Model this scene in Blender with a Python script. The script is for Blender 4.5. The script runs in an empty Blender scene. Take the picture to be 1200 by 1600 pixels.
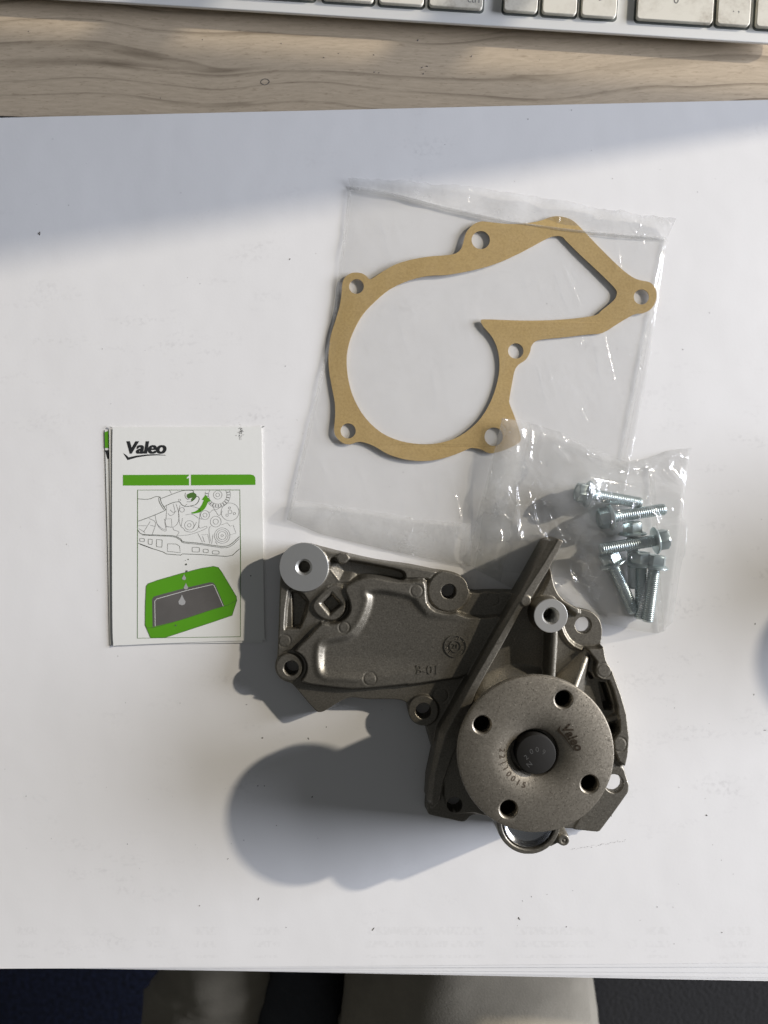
import bpy, bmesh, math, random
import numpy as np
from mathutils import Vector, Matrix, noise as mnoise

R = math.radians
random.seed(7)
K = 0.001                      # all lengths below are in millimetres
D = 370.0                      # camera height above the paper
S = 3.2                        # photo pixels per millimetre on the paper
scene = bpy.context.scene
col = scene.collection

# ------------------------------------------------------------------ camera
cam_d = bpy.data.cameras.new('camera')
cam_d.sensor_fit = 'VERTICAL'
cam_d.sensor_height = 36.0
cam_d.sensor_width = 27.0
cam_d.lens = 36.0 * D / (1600 / S)
cam_d.clip_start = 0.02
cam_d.clip_end = 20
cam_d.dof.use_dof = True
cam_d.dof.focus_distance = (D - 22) * K
cam_d.dof.aperture_fstop = 9.0
cam = bpy.data.objects.new('camera', cam_d)
cam.location = (0, 0, D * K)
col.objects.link(cam)
scene.camera = cam

# ------------------------------------------------------------------ light
world = bpy.data.worlds.new('World')
scene.world = world
world.use_nodes = True
bg = world.node_tree.nodes['Background']
bg.inputs[0].default_value = (0.93, 0.96, 1.0, 1)
bg.inputs[1].default_value = 0.098

SUN = Vector((2.14, 0.91, 1.0)).normalized()        # towards the low sun, through the window on the right
DIST = 12.0
ld = bpy.data.lights.new('window_sun', 'SPOT')
ld.energy = 5100
ld.color = (1.0, 0.905, 0.765)
ld.shadow_soft_size = DIST * 0.0105
ld.spot_size = R(16)
ld.spot_blend = 0.1
lo = bpy.data.objects.new('window_sun', ld)
lo.location = SUN * DIST
lo.rotation_euler = SUN.to_track_quat('Z', 'Y').to_euler()
col.objects.link(lo)

ad = bpy.data.lights.new('window_skylight', 'AREA')
ad.shape = 'RECTANGLE'
ad.size = 1.6
ad.size_y = 1.05
ad.energy = 295
ad.color = (0.83, 0.87, 1.0)
ao = bpy.data.objects.new('window_skylight', ad)
ao.location = Vector((3.4, 0.34, 0.86))
ao.rotation_euler = (Vector((3.4, 0.34, 0.80))).to_track_quat('Z', 'Y').to_euler()
col.objects.link(ao)

scene.view_settings.view_transform = 'Standard'
scene.view_settings.look = 'None'
scene.view_settings.exposure = 0.0
scene.view_settings.gamma = 1.0
scene.render.engine = 'CYCLES'
scene.cycles.transparent_max_bounces = 24
scene.cycles.max_bounces = 8

# ------------------------------------------------------------------ helpers
def P(px, py, z=0.0):
    """photo pixel -> point (mm) on the level plane at height z"""
    s = (D - z) / D / S
    return ((px - 600) * s, -(py - 800) * s)

def PL(pts, z=0.0):
    return [P(x, y, z) for x, y in pts]

def smooth_loop(pts, n=4, closed=True):
    out = []
    N = len(pts)
    rng = range(N) if closed else range(N - 1)
    for i in rng:
        if closed:
            p0, p1, p2, p3 = pts[i - 1], pts[i], pts[(i + 1) % N], pts[(i + 2) % N]
        else:
            p0, p1, p2, p3 = pts[max(i - 1, 0)], pts[i], pts[i + 1], pts[min(i + 2, N - 1)]
        for k in range(n):
            t = k / n
            out.append(tuple(0.5 * ((2 * p1[a]) + (-p0[a] + p2[a]) * t + (2 * p0[a] - 5 * p1[a] + 4 * p2[a] - p3[a]) * t * t
                                    + (-p0[a] + 3 * p1[a] - 3 * p2[a] + p3[a]) * t ** 3) for a in (0, 1)))
    if not closed:
        out.append(tuple(pts[-1]))
    return out

def circle(cx, cy, r, n=32, a0=0.0):
    return [(cx + r * math.cos(a0 + 2 * math.pi * i / n), cy + r * math.sin(a0 + 2 * math.pi * i / n)) for i in range(n)]

def rrect(x0, y0, x1, y1, r, n=5):
    out = []
    for cx, cy, a in ((x1 - r, y1 - r, 0), (x0 + r, y1 - r, 90), (x0 + r, y0 + r, 180), (x1 - r, y0 + r, 270)):
        for i in range(n + 1):
            t = R(a + 90 * i / n)
            out.append((cx + r * math.cos(t), cy + r * math.sin(t)))
    return out

def tag(o, label=None, cat=None, group=None, kind=None):
    if label: o['label'] = label
    if cat: o['category'] = cat
    if group: o['group'] = group
    if kind: o['kind'] = kind
    return o

def link(name, me, mat=None, parent=None):
    o = bpy.data.objects.new(name, me)
    col.objects.link(o)
    if mat is not None:
        me.materials.clear()
        me.materials.append(mat)
    if parent is not None:
        o.parent = parent
        o.matrix_parent_inverse = Matrix.Translation(-parent.location) if parent.type == 'EMPTY' and parent.rotation_euler.to_quaternion().angle < 1e-6 else Matrix.Identity(4)
    return o

def empty(name, x, y, z):
    o = bpy.data.objects.new(name, None)
    o.empty_display_size = 0.01
    o.location = (x * K, y * K, z * K)
    col.objects.link(o)
    return o

def mesh(name, verts, faces, smooth=False, scale=K):
    me = bpy.data.meshes.new(name)
    me.from_pydata([(v[0] * scale, v[1] * scale, v[2] * scale) for v in verts], [], faces)
    if smooth:
        me.polygons.foreach_set('use_smooth', [True] * len(me.polygons))
    me.update()
    return me

def fix_normals(me, angle=None):
    bm = bmesh.new(); bm.from_mesh(me)
    bmesh.ops.recalc_face_normals(bm, faces=bm.faces)
    bm.to_mesh(me); bm.free()
    if angle is not None:
        me.polygons.foreach_set('use_smooth', [True] * len(me.polygons))
        me.set_sharp_from_angle(angle=R(angle))
    return me

def slab(name, loops, z0, z1, bevel=0.0, wave=None, res=2):
    """flat plate from 2-D loops (mm): outline(s) and holes, between heights z0 and z1"""
    cu = bpy.data.curves.new('tmp', 'CURVE')
    cu.dimensions = '2D'
    cu.fill_mode = 'BOTH'
    cu.extrude = max((z1 - z0) / 2 - bevel, 0)
    cu.bevel_depth = bevel
    cu.bevel_resolution = res
    if bevel: cu.offset = -bevel
    for lp in loops:
        sp = cu.splines.new('POLY')
        sp.points.add(len(lp) - 1)
        for i, (x, y) in enumerate(lp):
            sp.points[i].co = (x, y, 0, 1)
        sp.use_cyclic_u = True
    ob = bpy.data.objects.new('tmp', cu)
    me = bpy.data.meshes.new_from_object(ob)
    bpy.data.objects.remove(ob); bpy.data.curves.remove(cu)
    me.name = name
    n = len(me.vertices)
    co = np.empty(n * 3); me.vertices.foreach_get('co', co); co = co.reshape(-1, 3)
    co[:, 2] += (z0 + z1) / 2
    if wave is not None:
        co[:, 2] += np.array([wave(x, y) for x, y, _ in co])
    me.vertices.foreach_set('co', (co * K).ravel())
    me.update()
    if bevel:
        me.polygons.foreach_set('use_smooth', [True] * len(me.polygons))
        me.set_sharp_from_angle(angle=R(35))
    return me

def text_mesh(s, size, thick=0.0, offset=0.0, shear=0.0, align='CENTER'):
    cu = bpy.data.curves.new('tmp', 'FONT')
    cu.body = s
    cu.size = size
    cu.extrude = thick / 2
    cu.offset = offset
    cu.shear = shear
    cu.align_x = align
    cu.align_y = 'CENTER'
    ob = bpy.data.objects.new('tmp', cu)
    me = bpy.data.meshes.new_from_object(ob)
    bpy.data.objects.remove(ob); bpy.data.curves.remove(cu)
    return me

def text_verts(s, size, x, y, z, rot=0.0, fine=False, **kw):
    """text as (verts, faces) in mm, middle at x, y"""
    me = text_mesh(s, size, **kw)
    if fine:
        bm = bmesh.new(); bm.from_mesh(me)
        bmesh.ops.triangulate(bm, faces=bm.faces)
        bmesh.ops.subdivide_edges(bm, edges=bm.edges, cuts=4, use_grid_fill=True)
        bm.to_mesh(me); bm.free()
    c, sn = math.cos(rot), math.sin(rot)
    v = [(x + p.co.x * c - p.co.y * sn, y + p.co.x * sn + p.co.y * c, z + p.co.z) for p in me.vertices]
    f = [tuple(p.vertices) for p in me.polygons]
    bpy.data.meshes.remove(me)
    return v, f

class MB:
    def __init__(self): self.v, self.f = [], []
    def add(self, v, f):
        b = len(self.v)
        self.v += [tuple(p) for p in v]
        self.f += [tuple(i + b for i in q) for q in f]
    def stroke(self, pts, w, z, closed=False):
        n = len(pts)
        L, Rr = [], []
        for i in range(n):
            if closed: a, c = pts[i - 1], pts[(i + 1) % n]
            else: a, c = pts[max(i - 1, 0)], pts[min(i + 1, n - 1)]
            dx, dy = c[0] - a[0], c[1] - a[1]
            l = math.hypot(dx, dy) or 1
            nx, ny = -dy / l * w / 2, dx / l * w / 2
            L.append((pts[i][0] + nx, pts[i][1] + ny, z)); Rr.append((pts[i][0] - nx, pts[i][1] - ny, z))
        f = []
        m = n if closed else n - 1
        for i in range(m):
            j = (i + 1) % n
            f.append((n + i, n + j, j, i))
        self.add(L + Rr, f)
    def fill(self, pts, z):
        me = slab('t', [pts], 0, 0)
        v = [(p.co.x / K, p.co.y / K, z) for p in me.vertices]
        f = [tuple(q.vertices) for q in me.polygons]
        bpy.data.meshes.remove(me)
        self.add(v, f)
    def box(self, x0, y0, z0, x1, y1, z1):
        v = [(x, y, z) for z in (z0, z1) for y in (y0, y1) for x in (x0, x1)]
        self.add(v, [(0, 2, 3, 1), (4, 5, 7, 6), (0, 1, 5, 4), (2, 6, 7, 3), (0, 4, 6, 2), (1, 3, 7, 5)])
    def build(self, name, mat, parent=None, smooth=False):
        me = mesh(name, self.v, self.f, smooth)
        return link(name, me, mat, parent)

def lathe(prof, n=48, cx=0, cy=0, close=False):
    v, f = [], []
    m = len(prof)
    for i in range(n):
        a = 2 * math.pi * i / n
        for r, z in prof:
            v.append((cx + r * math.cos(a), cy + r * math.sin(a), z))
    for i in range(n):
        j = (i + 1) % n
        for k in range(m if close else m - 1):
            k2 = (k + 1) % m
            f.append((i * m + k, j * m + k, j * m + k2, i * m + k2))
    return v, f

# ------------------------------------------------------------------ materials
class NT:
    def __init__(self, name):
        self.m = bpy.data.materials.new(name)
        self.m.use_nodes = True
        self.t = self.m.node_tree
        self.b = self.t.nodes.get('Principled BSDF')
        self.out = self.t.nodes.get('Material Output')
    def n(self, kind, **kw):
        nd = self.t.nodes.new(kind)
        for k, v in kw.items():
            if k.startswith('in_'):
                key = k[3:]
                nd.inputs[int(key) if key.isdigit() else key.replace('_', ' ')].default_value = v
            else:
                setattr(nd, k, v)
        return nd
    def l(self, a, b): self.t.links.new(a, b)
    def set(self, **kw):
        for k, v in kw.items():
            self.b.inputs[k.replace('_', ' ')].default_value = v
        return self
    def coord(self, scale=(1, 1, 1), rot=(0, 0, 0)):
        tc = self.n('ShaderNodeTexCoord')
        mp = self.n('ShaderNodeMapping')
        mp.inputs['Scale'].default_value = scale
        mp.inputs['Rotation'].default_value = rot
        self.l(tc.outputs['Object'], mp.inputs['Vector'])
        return mp.outputs['Vector']
    def noise(self, vec, scale, detail=4, rough=0.5, dist=0.0):
        nd = self.n('ShaderNodeTexNoise')
        nd.inputs['Scale'].default_value = scale
        nd.inputs['Detail'].default_value = detail
        nd.inputs['Roughness'].default_value = rough
        nd.inputs['Distortion'].default_value = dist
        if vec is not None: self.l(vec, nd.inputs['Vector'])
        return nd.outputs['Fac']
    def ramp(self, fac, stops):
        nd = self.n('ShaderNodeValToRGB')
        el = nd.color_ramp.elements
        while len(el) < len(stops): el.new(0.5)
        for e, (p, c) in zip(el, stops):
            e.position = p
            e.color = c if len(c) == 4 else (*c, 1)
        self.l(fac, nd.inputs[0])
        return nd.outputs[0]
    def mix(self, fac, a, b, mode='MIX'):
        nd = self.n('ShaderNodeMix', data_type='RGBA', blend_type=mode)
        for s, v in ((nd.inputs[0], fac), (nd.inputs[6], a), (nd.inputs[7], b)):
            if hasattr(v, 'links'): self.l(v, s)
            elif isinstance(v, (int, float)): s.default_value = v
            else: s.default_value = (*v, 1)
        return nd.outputs[2]
    def math(self, op, a, b=None, clamp=False):
        nd = self.n('ShaderNodeMath', operation=op, use_clamp=clamp)
        for s, v in ((nd.inputs[0], a), (nd.inputs[1], b)):
            if v is None: continue
            if hasattr(v, 'links'): self.l(v, s)
            else: s.default_value = v
        return nd.outputs[0]
    def bump(self, h, dist, strength=1.0, normal=None):
        nd = self.n('ShaderNodeBump')
        nd.inputs['Strength'].default_value = strength
        nd.inputs['Distance'].default_value = dist
        self.l(h, nd.inputs['Height'])
        if normal is not None: self.l(normal, nd.inputs['Normal'])
        return nd.outputs['Normal']

def simple(name, colr, rough=0.5, metal=0.0, bump=None, var=0.0, spec=0.5):
    t = NT(name)
    t.set(Base_Color=(*colr, 1), Roughness=rough, Metallic=metal)
    t.b.inputs['Specular IOR Level'].default_value = spec
    v = t.coord()
    if var:
        f = t.noise(v, 60, 5)
        c = t.mix(f, tuple(x * (1 - var) for x in colr), tuple(min(1, x * (1 + var)) for x in colr))
        t.l(c, t.b.inputs['Base Color'])
    if bump:
        t.l(t.bump(t.noise(v, bump[0], 4), bump[1] * K), t.b.inputs['Normal'])
    return t.m

def cast_metal(name, lo_c, hi_c, metal, r0, grain=0.06, spark=1.0):
    t = NT(name)
    v = t.coord()
    big = t.noise(v, 45, 4)
    fine = t.noise(v, 1300, 3, 0.7)
    c = t.mix(big, lo_c, hi_c)
    c2 = t.mix(t.ramp(fine, [(0.35, (0.72, 0.71, 0.70)), (0.66, (1.25, 1.25, 1.22))]), (1, 1, 1), (1, 1, 1))
    nd = t.n('ShaderNodeMix', data_type='RGBA', blend_type='MULTIPLY')
    nd.inputs[0].default_value = 1
    t.l(c, nd.inputs[6])
    t.l(t.ramp(fine, [(0.33, (0.80, 0.79, 0.77)), (0.66, (1.2, 1.2, 1.18))]), nd.inputs[7])
    t.l(nd.outputs[2], t.b.inputs['Base Color'])
    vo = t.n('ShaderNodeTexVoronoi')
    vo.inputs['Scale'].default_value = 2600
    t.l(v, vo.inputs['Vector'])
    sp = t.n('ShaderNodeSeparateColor')
    t.l(vo.outputs['Color'], sp.inputs[0])
    rr = t.ramp(sp.outputs[0], [(0.0, (r0, r0, r0)), (0.9, (r0, r0, r0)), (0.97, (r0 * 0.55,) * 3)])
    t.l(rr, t.b.inputs['Roughness'])
    t.set(Metallic=metal)
    bn = t.bump(fine, grain * K, 1.0)
    off = t.n('ShaderNodeVectorMath', operation='SUBTRACT'); t.l(vo.outputs['Color'], off.inputs[0]); off.inputs[1].default_value = (0.5, 0.5, 0.5)
    scl = t.n('ShaderNodeVectorMath', operation='SCALE'); t.l(off.outputs[0], scl.inputs[0]); t.l(t.math('MULTIPLY', t.ramp(sp.outputs[2], [(0.80, (0.15, 0.15, 0.15)), (0.88, (1, 1, 1))]), 0.30 * spark), scl.inputs['Scale'])
    add = t.n('ShaderNodeVectorMath', operation='ADD'); t.l(bn, add.inputs[0]); t.l(scl.outputs[0], add.inputs[1])
    nrm = t.n('ShaderNodeVectorMath', operation='NORMALIZE'); t.l(add.outputs[0], nrm.inputs[0])
    t.l(nrm.outputs[0], t.b.inputs['Normal'])
    return t.m

M = {}
M['cast'] = cast_metal('cast_aluminium', (0.172, 0.158, 0.130), (0.218, 0.202, 0.170), 0.82, 0.50, 0.020)
M['flange'] = cast_metal('sintered_steel', (0.275, 0.246, 0.198), (0.32, 0.289, 0.238), 0.82, 0.48, 0.012)
M['machined'] = simple('machined_aluminium', (0.50, 0.50, 0.475), 0.42, 0.8, (900, 0.01), 0.06)
M['machined_b'] = simple('bright_machined_face', (0.62, 0.61, 0.57), 0.40, 0.75, (900, 0.01), 0.05)
M['shaft'] = simple('dark_steel', (0.016, 0.0148, 0.0125), 0.7, 0.0, (700, 0.02), 0.15, 0.22)
M['plug'] = simple('bright_steel', (0.52, 0.53, 0.54), 0.24, 1.0)
M['stamp'] = simple('burnt_brown_marking', (0.05, 0.034, 0.018), 0.8)
M['dots'] = simple('etched_light_dots', (0.24, 0.235, 0.22), 0.4, 0.8)

# zinc plated bolts
t = NT('zinc_plate')
v = t.coord()
c = t.mix(t.noise(v, 180, 3), (0.40, 0.48, 0.48), (0.58, 0.65, 0.65))
t.l(c, t.b.inputs['Base Color'])
t.set(Metallic=0.9, Roughness=0.36)
M['zinc'] = t.m

# white paper
def paper(name, colr, smudges=True):
    t = NT(name)
    v = t.coord()
    f = t.noise(v, 18, 5)
    c = t.mix(f, tuple(x * 0.985 for x in colr), colr)
    if smudges:
        # faint scuffs: broken patches of grey rubbed into the sheet
        sm = t.coord(scale=(1.0, 3.0, 1))
        a = t.ramp(t.noise(sm, 26, 6, 0.65), [(0.53, (0, 0, 0)), (0.72, (1, 1, 1))])
        b = t.ramp(t.noise(v, 420, 3), [(0.48, (0, 0, 0)), (0.62, (1, 1, 1))])
        k = t.math('MULTIPLY', t.math('MULTIPLY', a, b), t.ramp(t.noise(v, 9, 2), [(0.42, (0, 0, 0)), (0.62, (1, 1, 1))]))
        c = t.mix(t.math('MULTIPLY', k, 0.5), c, (0.50, 0.49, 0.48))
        # print on the back of the sheet showing through in rows near the front edge
        tc = t.n('ShaderNodeTexCoord')
        sx = t.n('ShaderNodeSeparateXYZ'); t.l(tc.outputs['Object'], sx.inputs[0])
        y = sx.outputs[1]
        def band(y0, h):
            d = t.math('ABSOLUTE', t.math('SUBTRACT', y, y0 * K))
            return t.math('LESS_THAN', d, h * K)
        bands = t.math('MAXIMUM', band(-204.5, 2.0), t.math('MAXIMUM', band(-211, 1.6), band(-217, 0.8)))
        word = t.ramp(t.noise(t.coord(scale=(1, 0.02, 1)), 42, 1), [(0.48, (0, 0, 0)), (0.54, (1, 1, 1))])
        letters = t.ramp(t.noise(t.coord(scale=(1, 0.7, 1)), 520, 2), [(0.42, (0, 0, 0)), (0.58, (1, 1, 1))])
        g = t.math('MULTIPLY', bands, t.math('MULTIPLY', word, letters))
        c = t.mix(t.math('MULTIPLY', g, 0.11), c, (0.45, 0.44, 0.42))
    t.l(c, t.b.inputs['Base Color'])
    t.set(Roughness=0.75)
    t.b.inputs['Specular IOR Level'].default_value = 0.25
    h = t.math('ADD', t.noise(v, 700, 4), t.math('MULTIPLY', t.noise(v, 14, 3), 34.0))
    t.l(t.bump(h, 0.02 * K, 0.8), t.b.inputs['Normal'])
    return t.m
M['paper'] = paper('white_paper', (0.785, 0.775, 0.755))
M['paper_plain'] = paper('white_paper_lower', (0.76, 0.755, 0.74), False)
M['leaflet'] = simple('coated_leaflet_paper', (0.79, 0.79, 0.745), 0.5, 0, (300, 0.02), 0.015)
M['board'] = simple('black_backing_board', (0.012, 0.013, 0.014), 0.8)
M['green'] = simple('green_print', (0.095, 0.33, 0.010), 0.5, 0, None, 0.05)
M['black_print'] = simple('black_print', (0.020, 0.021, 0.022), 0.5)
M['grey_print'] = simple('grey_line_print', (0.24, 0.24, 0.23), 0.55)
M['dark_line'] = simple('dark_line_print', (0.10, 0.11, 0.09), 0.55)
M['green_line'] = simple('dark_green_line_print', (0.075, 0.17, 0.03), 0.55)
M['oil'] = simple('grey_brown_print', (0.115, 0.108, 0.10), 0.5, 0, None, 0.35)
M['drop_print'] = simple('light_grey_print', (0.40, 0.40, 0.39), 0.5)
M['white_print'] = simple('white_print', (0.74, 0.75, 0.70), 0.5)
M['speck'] = simple('dark_crumbs', (0.11, 0.10, 0.095), 0.9)

# kraft gasket paper
t = NT('gasket_paper')
v = t.coord()
c = t.mix(t.noise(v, 90, 5), (0.415, 0.285, 0.105), (0.47, 0.335, 0.135))
fl = t.ramp(t.noise(v, 900, 3, 0.7), [(0.30, (0.84, 0.82, 0.78)), (0.60, (1.03, 1.03, 1.03))])
t.l(t.mix(1.0, c, fl, 'MULTIPLY'), t.b.inputs['Base Color'])
t.set(Roughness=0.8)
t.l(t.bump(t.noise(v, 800, 3), 0.03 * K), t.b.inputs['Normal'])
M['gasket'] = t.m

# clear polythene
def film(name, haze, tint, rough=0.10, b1=0.25, b2=0.05, b3=0.0, f0=0.05):
    t = NT(name)
    t.t.nodes.remove(t.b)
    v = t.coord()
    vs = t.coord(scale=(1, 0.25, 1), rot=(0, 0, 0.15))
    h = t.math('ADD', t.math('MULTIPLY', t.noise(v, 70, 3, 0.5, 0.6), b1), t.math('MULTIPLY', t.noise(v, 260, 3, 0.6, 0.8), b2))
    h = t.math('ADD', h, t.math('MULTIPLY', t.noise(vs, 900, 2), b2 * 0.35))
    dents = t.ramp(t.noise(v, 120, 2, 0.5, 1.6), [(0.63, (0, 0, 0)), (0.71, (1, 1, 1))])
    h = t.math('ADD', h, t.math('MULTIPLY', dents, b3))
    nrm = t.bump(h, 1.0 * K * 6, 1.0)
    tr = t.n('ShaderNodeBsdfTransparent'); tr.inputs[0].default_value = (*tint, 1)
    di = t.n('ShaderNodeBsdfDiffuse'); di.inputs[0].default_value = (0.8, 0.8, 0.79, 1)
    tl = t.n('ShaderNodeBsdfTranslucent'); tl.inputs[0].default_value = (0.8, 0.8, 0.79, 1)
    gl = t.n('ShaderNodeBsdfGlossy'); gl.inputs['Roughness'].default_value = rough
    t.l(nrm, gl.inputs['Normal']); t.l(nrm, di.inputs['Normal'])
    sc = t.n('ShaderNodeMixShader'); sc.inputs[0].default_value = 0.5
    t.l(di.outputs[0], sc.inputs[1]); t.l(tl.outputs[0], sc.inputs[2])
    m1 = t.n('ShaderNodeMixShader')
    hz = t.ramp(t.noise(v, 38, 5, 0.6, 0.5), [(0.35, (haze * 0.4,) * 3), (0.7, (haze * 1.6,) * 3)])
    t.l(hz, m1.inputs[0])
    t.l(tr.outputs[0], m1.inputs[1]); t.l(sc.outputs[0], m1.inputs[2])
    lw = t.n('ShaderNodeLayerWeight'); lw.inputs['Blend'].default_value = 0.5
    t.l(nrm, lw.inputs['Normal'])
    fr = t.n('ShaderNodeMath', operation='MULTIPLY_ADD')          # Schlick reflectance of a thin film, same from both sides
    t.l(t.math('POWER', lw.outputs['Facing'], 5.0), fr.inputs[0]); fr.inputs[1].default_value = 0.25; fr.inputs[2].default_value = f0
    m2 = t.n('ShaderNodeMixShader')
    t.l(fr.outputs[0], m2.inputs[0]); t.l(m1.outputs[0], m2.inputs[1]); t.l(gl.outputs[0], m2.inputs[2])
    t.l(m2.outputs[0], t.out.inputs[0])
    return t.m
M['film'] = film('clear_polythene', 0.035, (0.994, 0.994, 0.992), 0.12, 0.06, 0.024, 0.018, 0.045)
M['film_crinkled'] = film('crinkled_polythene', 0.10, (0.985, 0.985, 0.98), 0.15, 0.10, 0.025, 0.03, 0.07)
M['film_fold'] = film('folded_polythene', 0.42, (0.98, 0.98, 0.975), 0.15, 0.10, 0.05, 0.03, 0.08)
M['film_seal'] = film('welded_polythene', 0.24, (0.985, 0.985, 0.98), 0.2, 0.10, 0.05, 0.05)

# desk laminate
t = NT('washed_oak_laminate')
tc = t.n('ShaderNodeTexCoord')
sx = t.n('ShaderNodeSeparateXYZ'); t.l(tc.outputs['Object'], sx.inputs[0])
warp = t.noise(t.coord(scale=(1.0, 0.8, 1)), 7, 2, 0.4)
yy = t.math('ADD', sx.outputs[1], t.math('MULTIPLY', warp, 0.038))
cmb = t.n('ShaderNodeCombineXYZ')
t.l(t.math('MULTIPLY', sx.outputs[0], 0.05), cmb.inputs[0]); t.l(yy, cmb.inputs[1])
wob = t.math('ADD', t.math('MULTIPLY', yy, 78.0), t.math('MULTIPLY', t.noise(cmb.outputs[0], 40, 3, 0.55), 3.6))
saw = t.math('FRACT', wob)
lines = t.ramp(saw, [(0.0, (0, 0, 0)), (0.40, (0.05, 0.05, 0.05)), (0.55, (0.75, 0.75, 0.75)), (0.585, (1, 1, 1)), (0.62, (0.12, 0.12, 0.12)), (1.0, (0, 0, 0))])
lines = t.math('MULTIPLY', lines, t.ramp(t.noise(t.coord(scale=(1, 5, 1)), 14, 3), [(0.32, (0.15, 0.15, 0.15)), (0.65, (1, 1, 1))]))
cmb2 = t.n('ShaderNodeCombineXYZ')
t.l(t.math('MULTIPLY', sx.outputs[0], 0.12), cmb2.inputs[0]); t.l(yy, cmb2.inputs[1])
fib = t.noise(cmb2.outputs[0], 900, 4, 0.65)
c = t.mix(t.noise(t.coord(scale=(0.3, 2, 1)), 14, 4), (0.48, 0.39, 0.275), (0.57, 0.470, 0.345))
c = t.mix(t.math('MULTIPLY', lines, 0.8), c, (0.14, 0.105, 0.065))
c = t.mix(1.0, c, t.ramp(fib, [(0.3, (0.86, 0.85, 0.84)), (0.65, (1.05, 1.05, 1.05))]), 'MULTIPLY')
pore = t.ramp(t.noise(t.coord(scale=(0.18, 1, 1)), 1500, 2, 0.5), [(0.60, (1, 1, 1)), (0.72, (0.80, 0.78, 0.76))])
c = t.mix(1.0, c, pore, 'MULTIPLY')
t.l(c, t.b.inputs['Base Color'])
t.set(Roughness=0.5)
t.l(t.bump(fib, 0.02 * K), t.b.inputs['Normal'])
M['wood'] = t.m

# keyboard
M['alu'] = simple('anodised_aluminium', (0.78, 0.78, 0.75), 0.5, 0.25, (1500, 0.01), 0.03)
t = NT('grubby_white_key')
v = t.coord()
f = t.ramp(t.noise(v, 55, 6, 0.62, 0.3), [(0.45, (0, 0, 0)), (0.68, (1, 1, 1))])
f2 = t.ramp(t.noise(v, 700, 3), [(0.3, (0.3,) * 3), (0.7, (1, 1, 1))])
c = t.mix(t.math('MULTIPLY', t.math('MULTIPLY', f, f2), 0.5), (0.74, 0.705, 0.60), (0.22, 0.165, 0.095))
t.l(c, t.b.inputs['Base Color']); t.set(Roughness=0.5)
M['key'] = t.m
M['well'] = simple('dark_key_well', (0.10, 0.11, 0.10), 0.8)
M['legend'] = simple('grey_key_legend', (0.16, 0.16, 0.15), 0.6)
M['black_plastic'] = simple('black_plastic', (0.018, 0.018, 0.02), 0.5)
M['ceramic'] = simple('white_glazed_ceramic', (0.7, 0.7, 0.68), 0.2)

# clothes, carpet
t = NT('khaki_cloth')
v = t.coord(scale=(1, 1, 1))
c = t.mix(t.noise(v, 60, 5, 0.7), (0.20, 0.178, 0.135), (0.31, 0.278, 0.215))
t.l(c, t.b.inputs['Base Color']); t.set(Roughness=0.95)
t.l(t.bump(t.noise(v, 900, 3), 0.25 * K), t.b.inputs['Normal'])
M['khaki'] = t.m
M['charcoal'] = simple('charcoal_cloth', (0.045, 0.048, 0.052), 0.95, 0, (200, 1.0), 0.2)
M['charcoal_black'] = simple('black_seat_cloth', (0.0025, 0.0025, 0.003), 0.95, 0, (260, 1.0), 0.2)
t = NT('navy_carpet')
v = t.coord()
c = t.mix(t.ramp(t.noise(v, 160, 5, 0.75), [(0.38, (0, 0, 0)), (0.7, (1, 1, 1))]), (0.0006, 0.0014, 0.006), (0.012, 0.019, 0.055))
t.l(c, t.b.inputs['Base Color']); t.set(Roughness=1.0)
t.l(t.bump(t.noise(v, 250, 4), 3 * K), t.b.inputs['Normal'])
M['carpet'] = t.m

# ------------------------------------------------------------------ the setting: floor and desk
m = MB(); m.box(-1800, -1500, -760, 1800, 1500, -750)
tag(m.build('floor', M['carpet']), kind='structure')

DESK_Z = -3.0
desk = empty('desk', 0, -216, DESK_Z - 25)
tag(desk, 'pale washed oak desk top under the white pad and the keyboard', 'desk')
link('desk_top', slab('desk_top', [rrect(-800, -216, 800, 620, 6)], DESK_Z - 25, DESK_Z, 1.2), M['wood'], desk)
m = MB()
m.box(-790, 560, -750, -740, 610, DESK_Z - 25.2); m.build('leg', M['black_plastic'], desk)
m = MB(); m.box(740, 560, -750, 790, 610, DESK_Z - 25.2); m.build('leg', M['black_plastic'], desk)

# ------------------------------------------------------------------ desk pad
pad = empty('desk_pad', 0, 0, DESK_Z)
tag(pad, 'large white desk pad of loose sheets lying on the oak desk under everything else', 'desk pad')
def quad_sheet(tl, tr, br, bl, z0, z1):
    return slab('sheet', [[P(*tl), P(*tr), P(*br), P(*bl)]], z0, z1)
XL, XR = -330, 1590
def lin(x, p, q):
    return p[1] + (q[1] - p[1]) * (x - p[0]) / (q[0] - p[0])
def sheet(top, bot, z0, z1, mat, name='sheet'):
    tl = (XL, lin(XL, *top)); tr = (XR, lin(XR, *top)); br = (XR, lin(XR, *bot)); bl = (XL, lin(XL, *bot))
    return link(name, slab(name, [[P(*q) for q in (tl, tr, br, bl)]], z0, z1), mat, pad)
tops = ((0, 184), (1200, 156))
sheet(((0, 177.5), (1200, 220)), ((0, 1513), (1200, 1533)), -2.95, -2.2, M['board'], 'backing_board')
bots = [((0, 1514), (1200, 1536.5)), ((0, 1514.5), (1200, 1533)), ((0, 1514), (1200, 1530)), ((0, 1514.3), (1200, 1522)),
        ((0, 1514.3), (1200, 1512.5)), ((0, 1514), (1200, 1511)), ((0, 1513.6), (1200, 1504.5))]
zz = [-2.2, -1.85, -1.5, -1.15, -0.8, -0.5, -0.22, 0.0]
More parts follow.
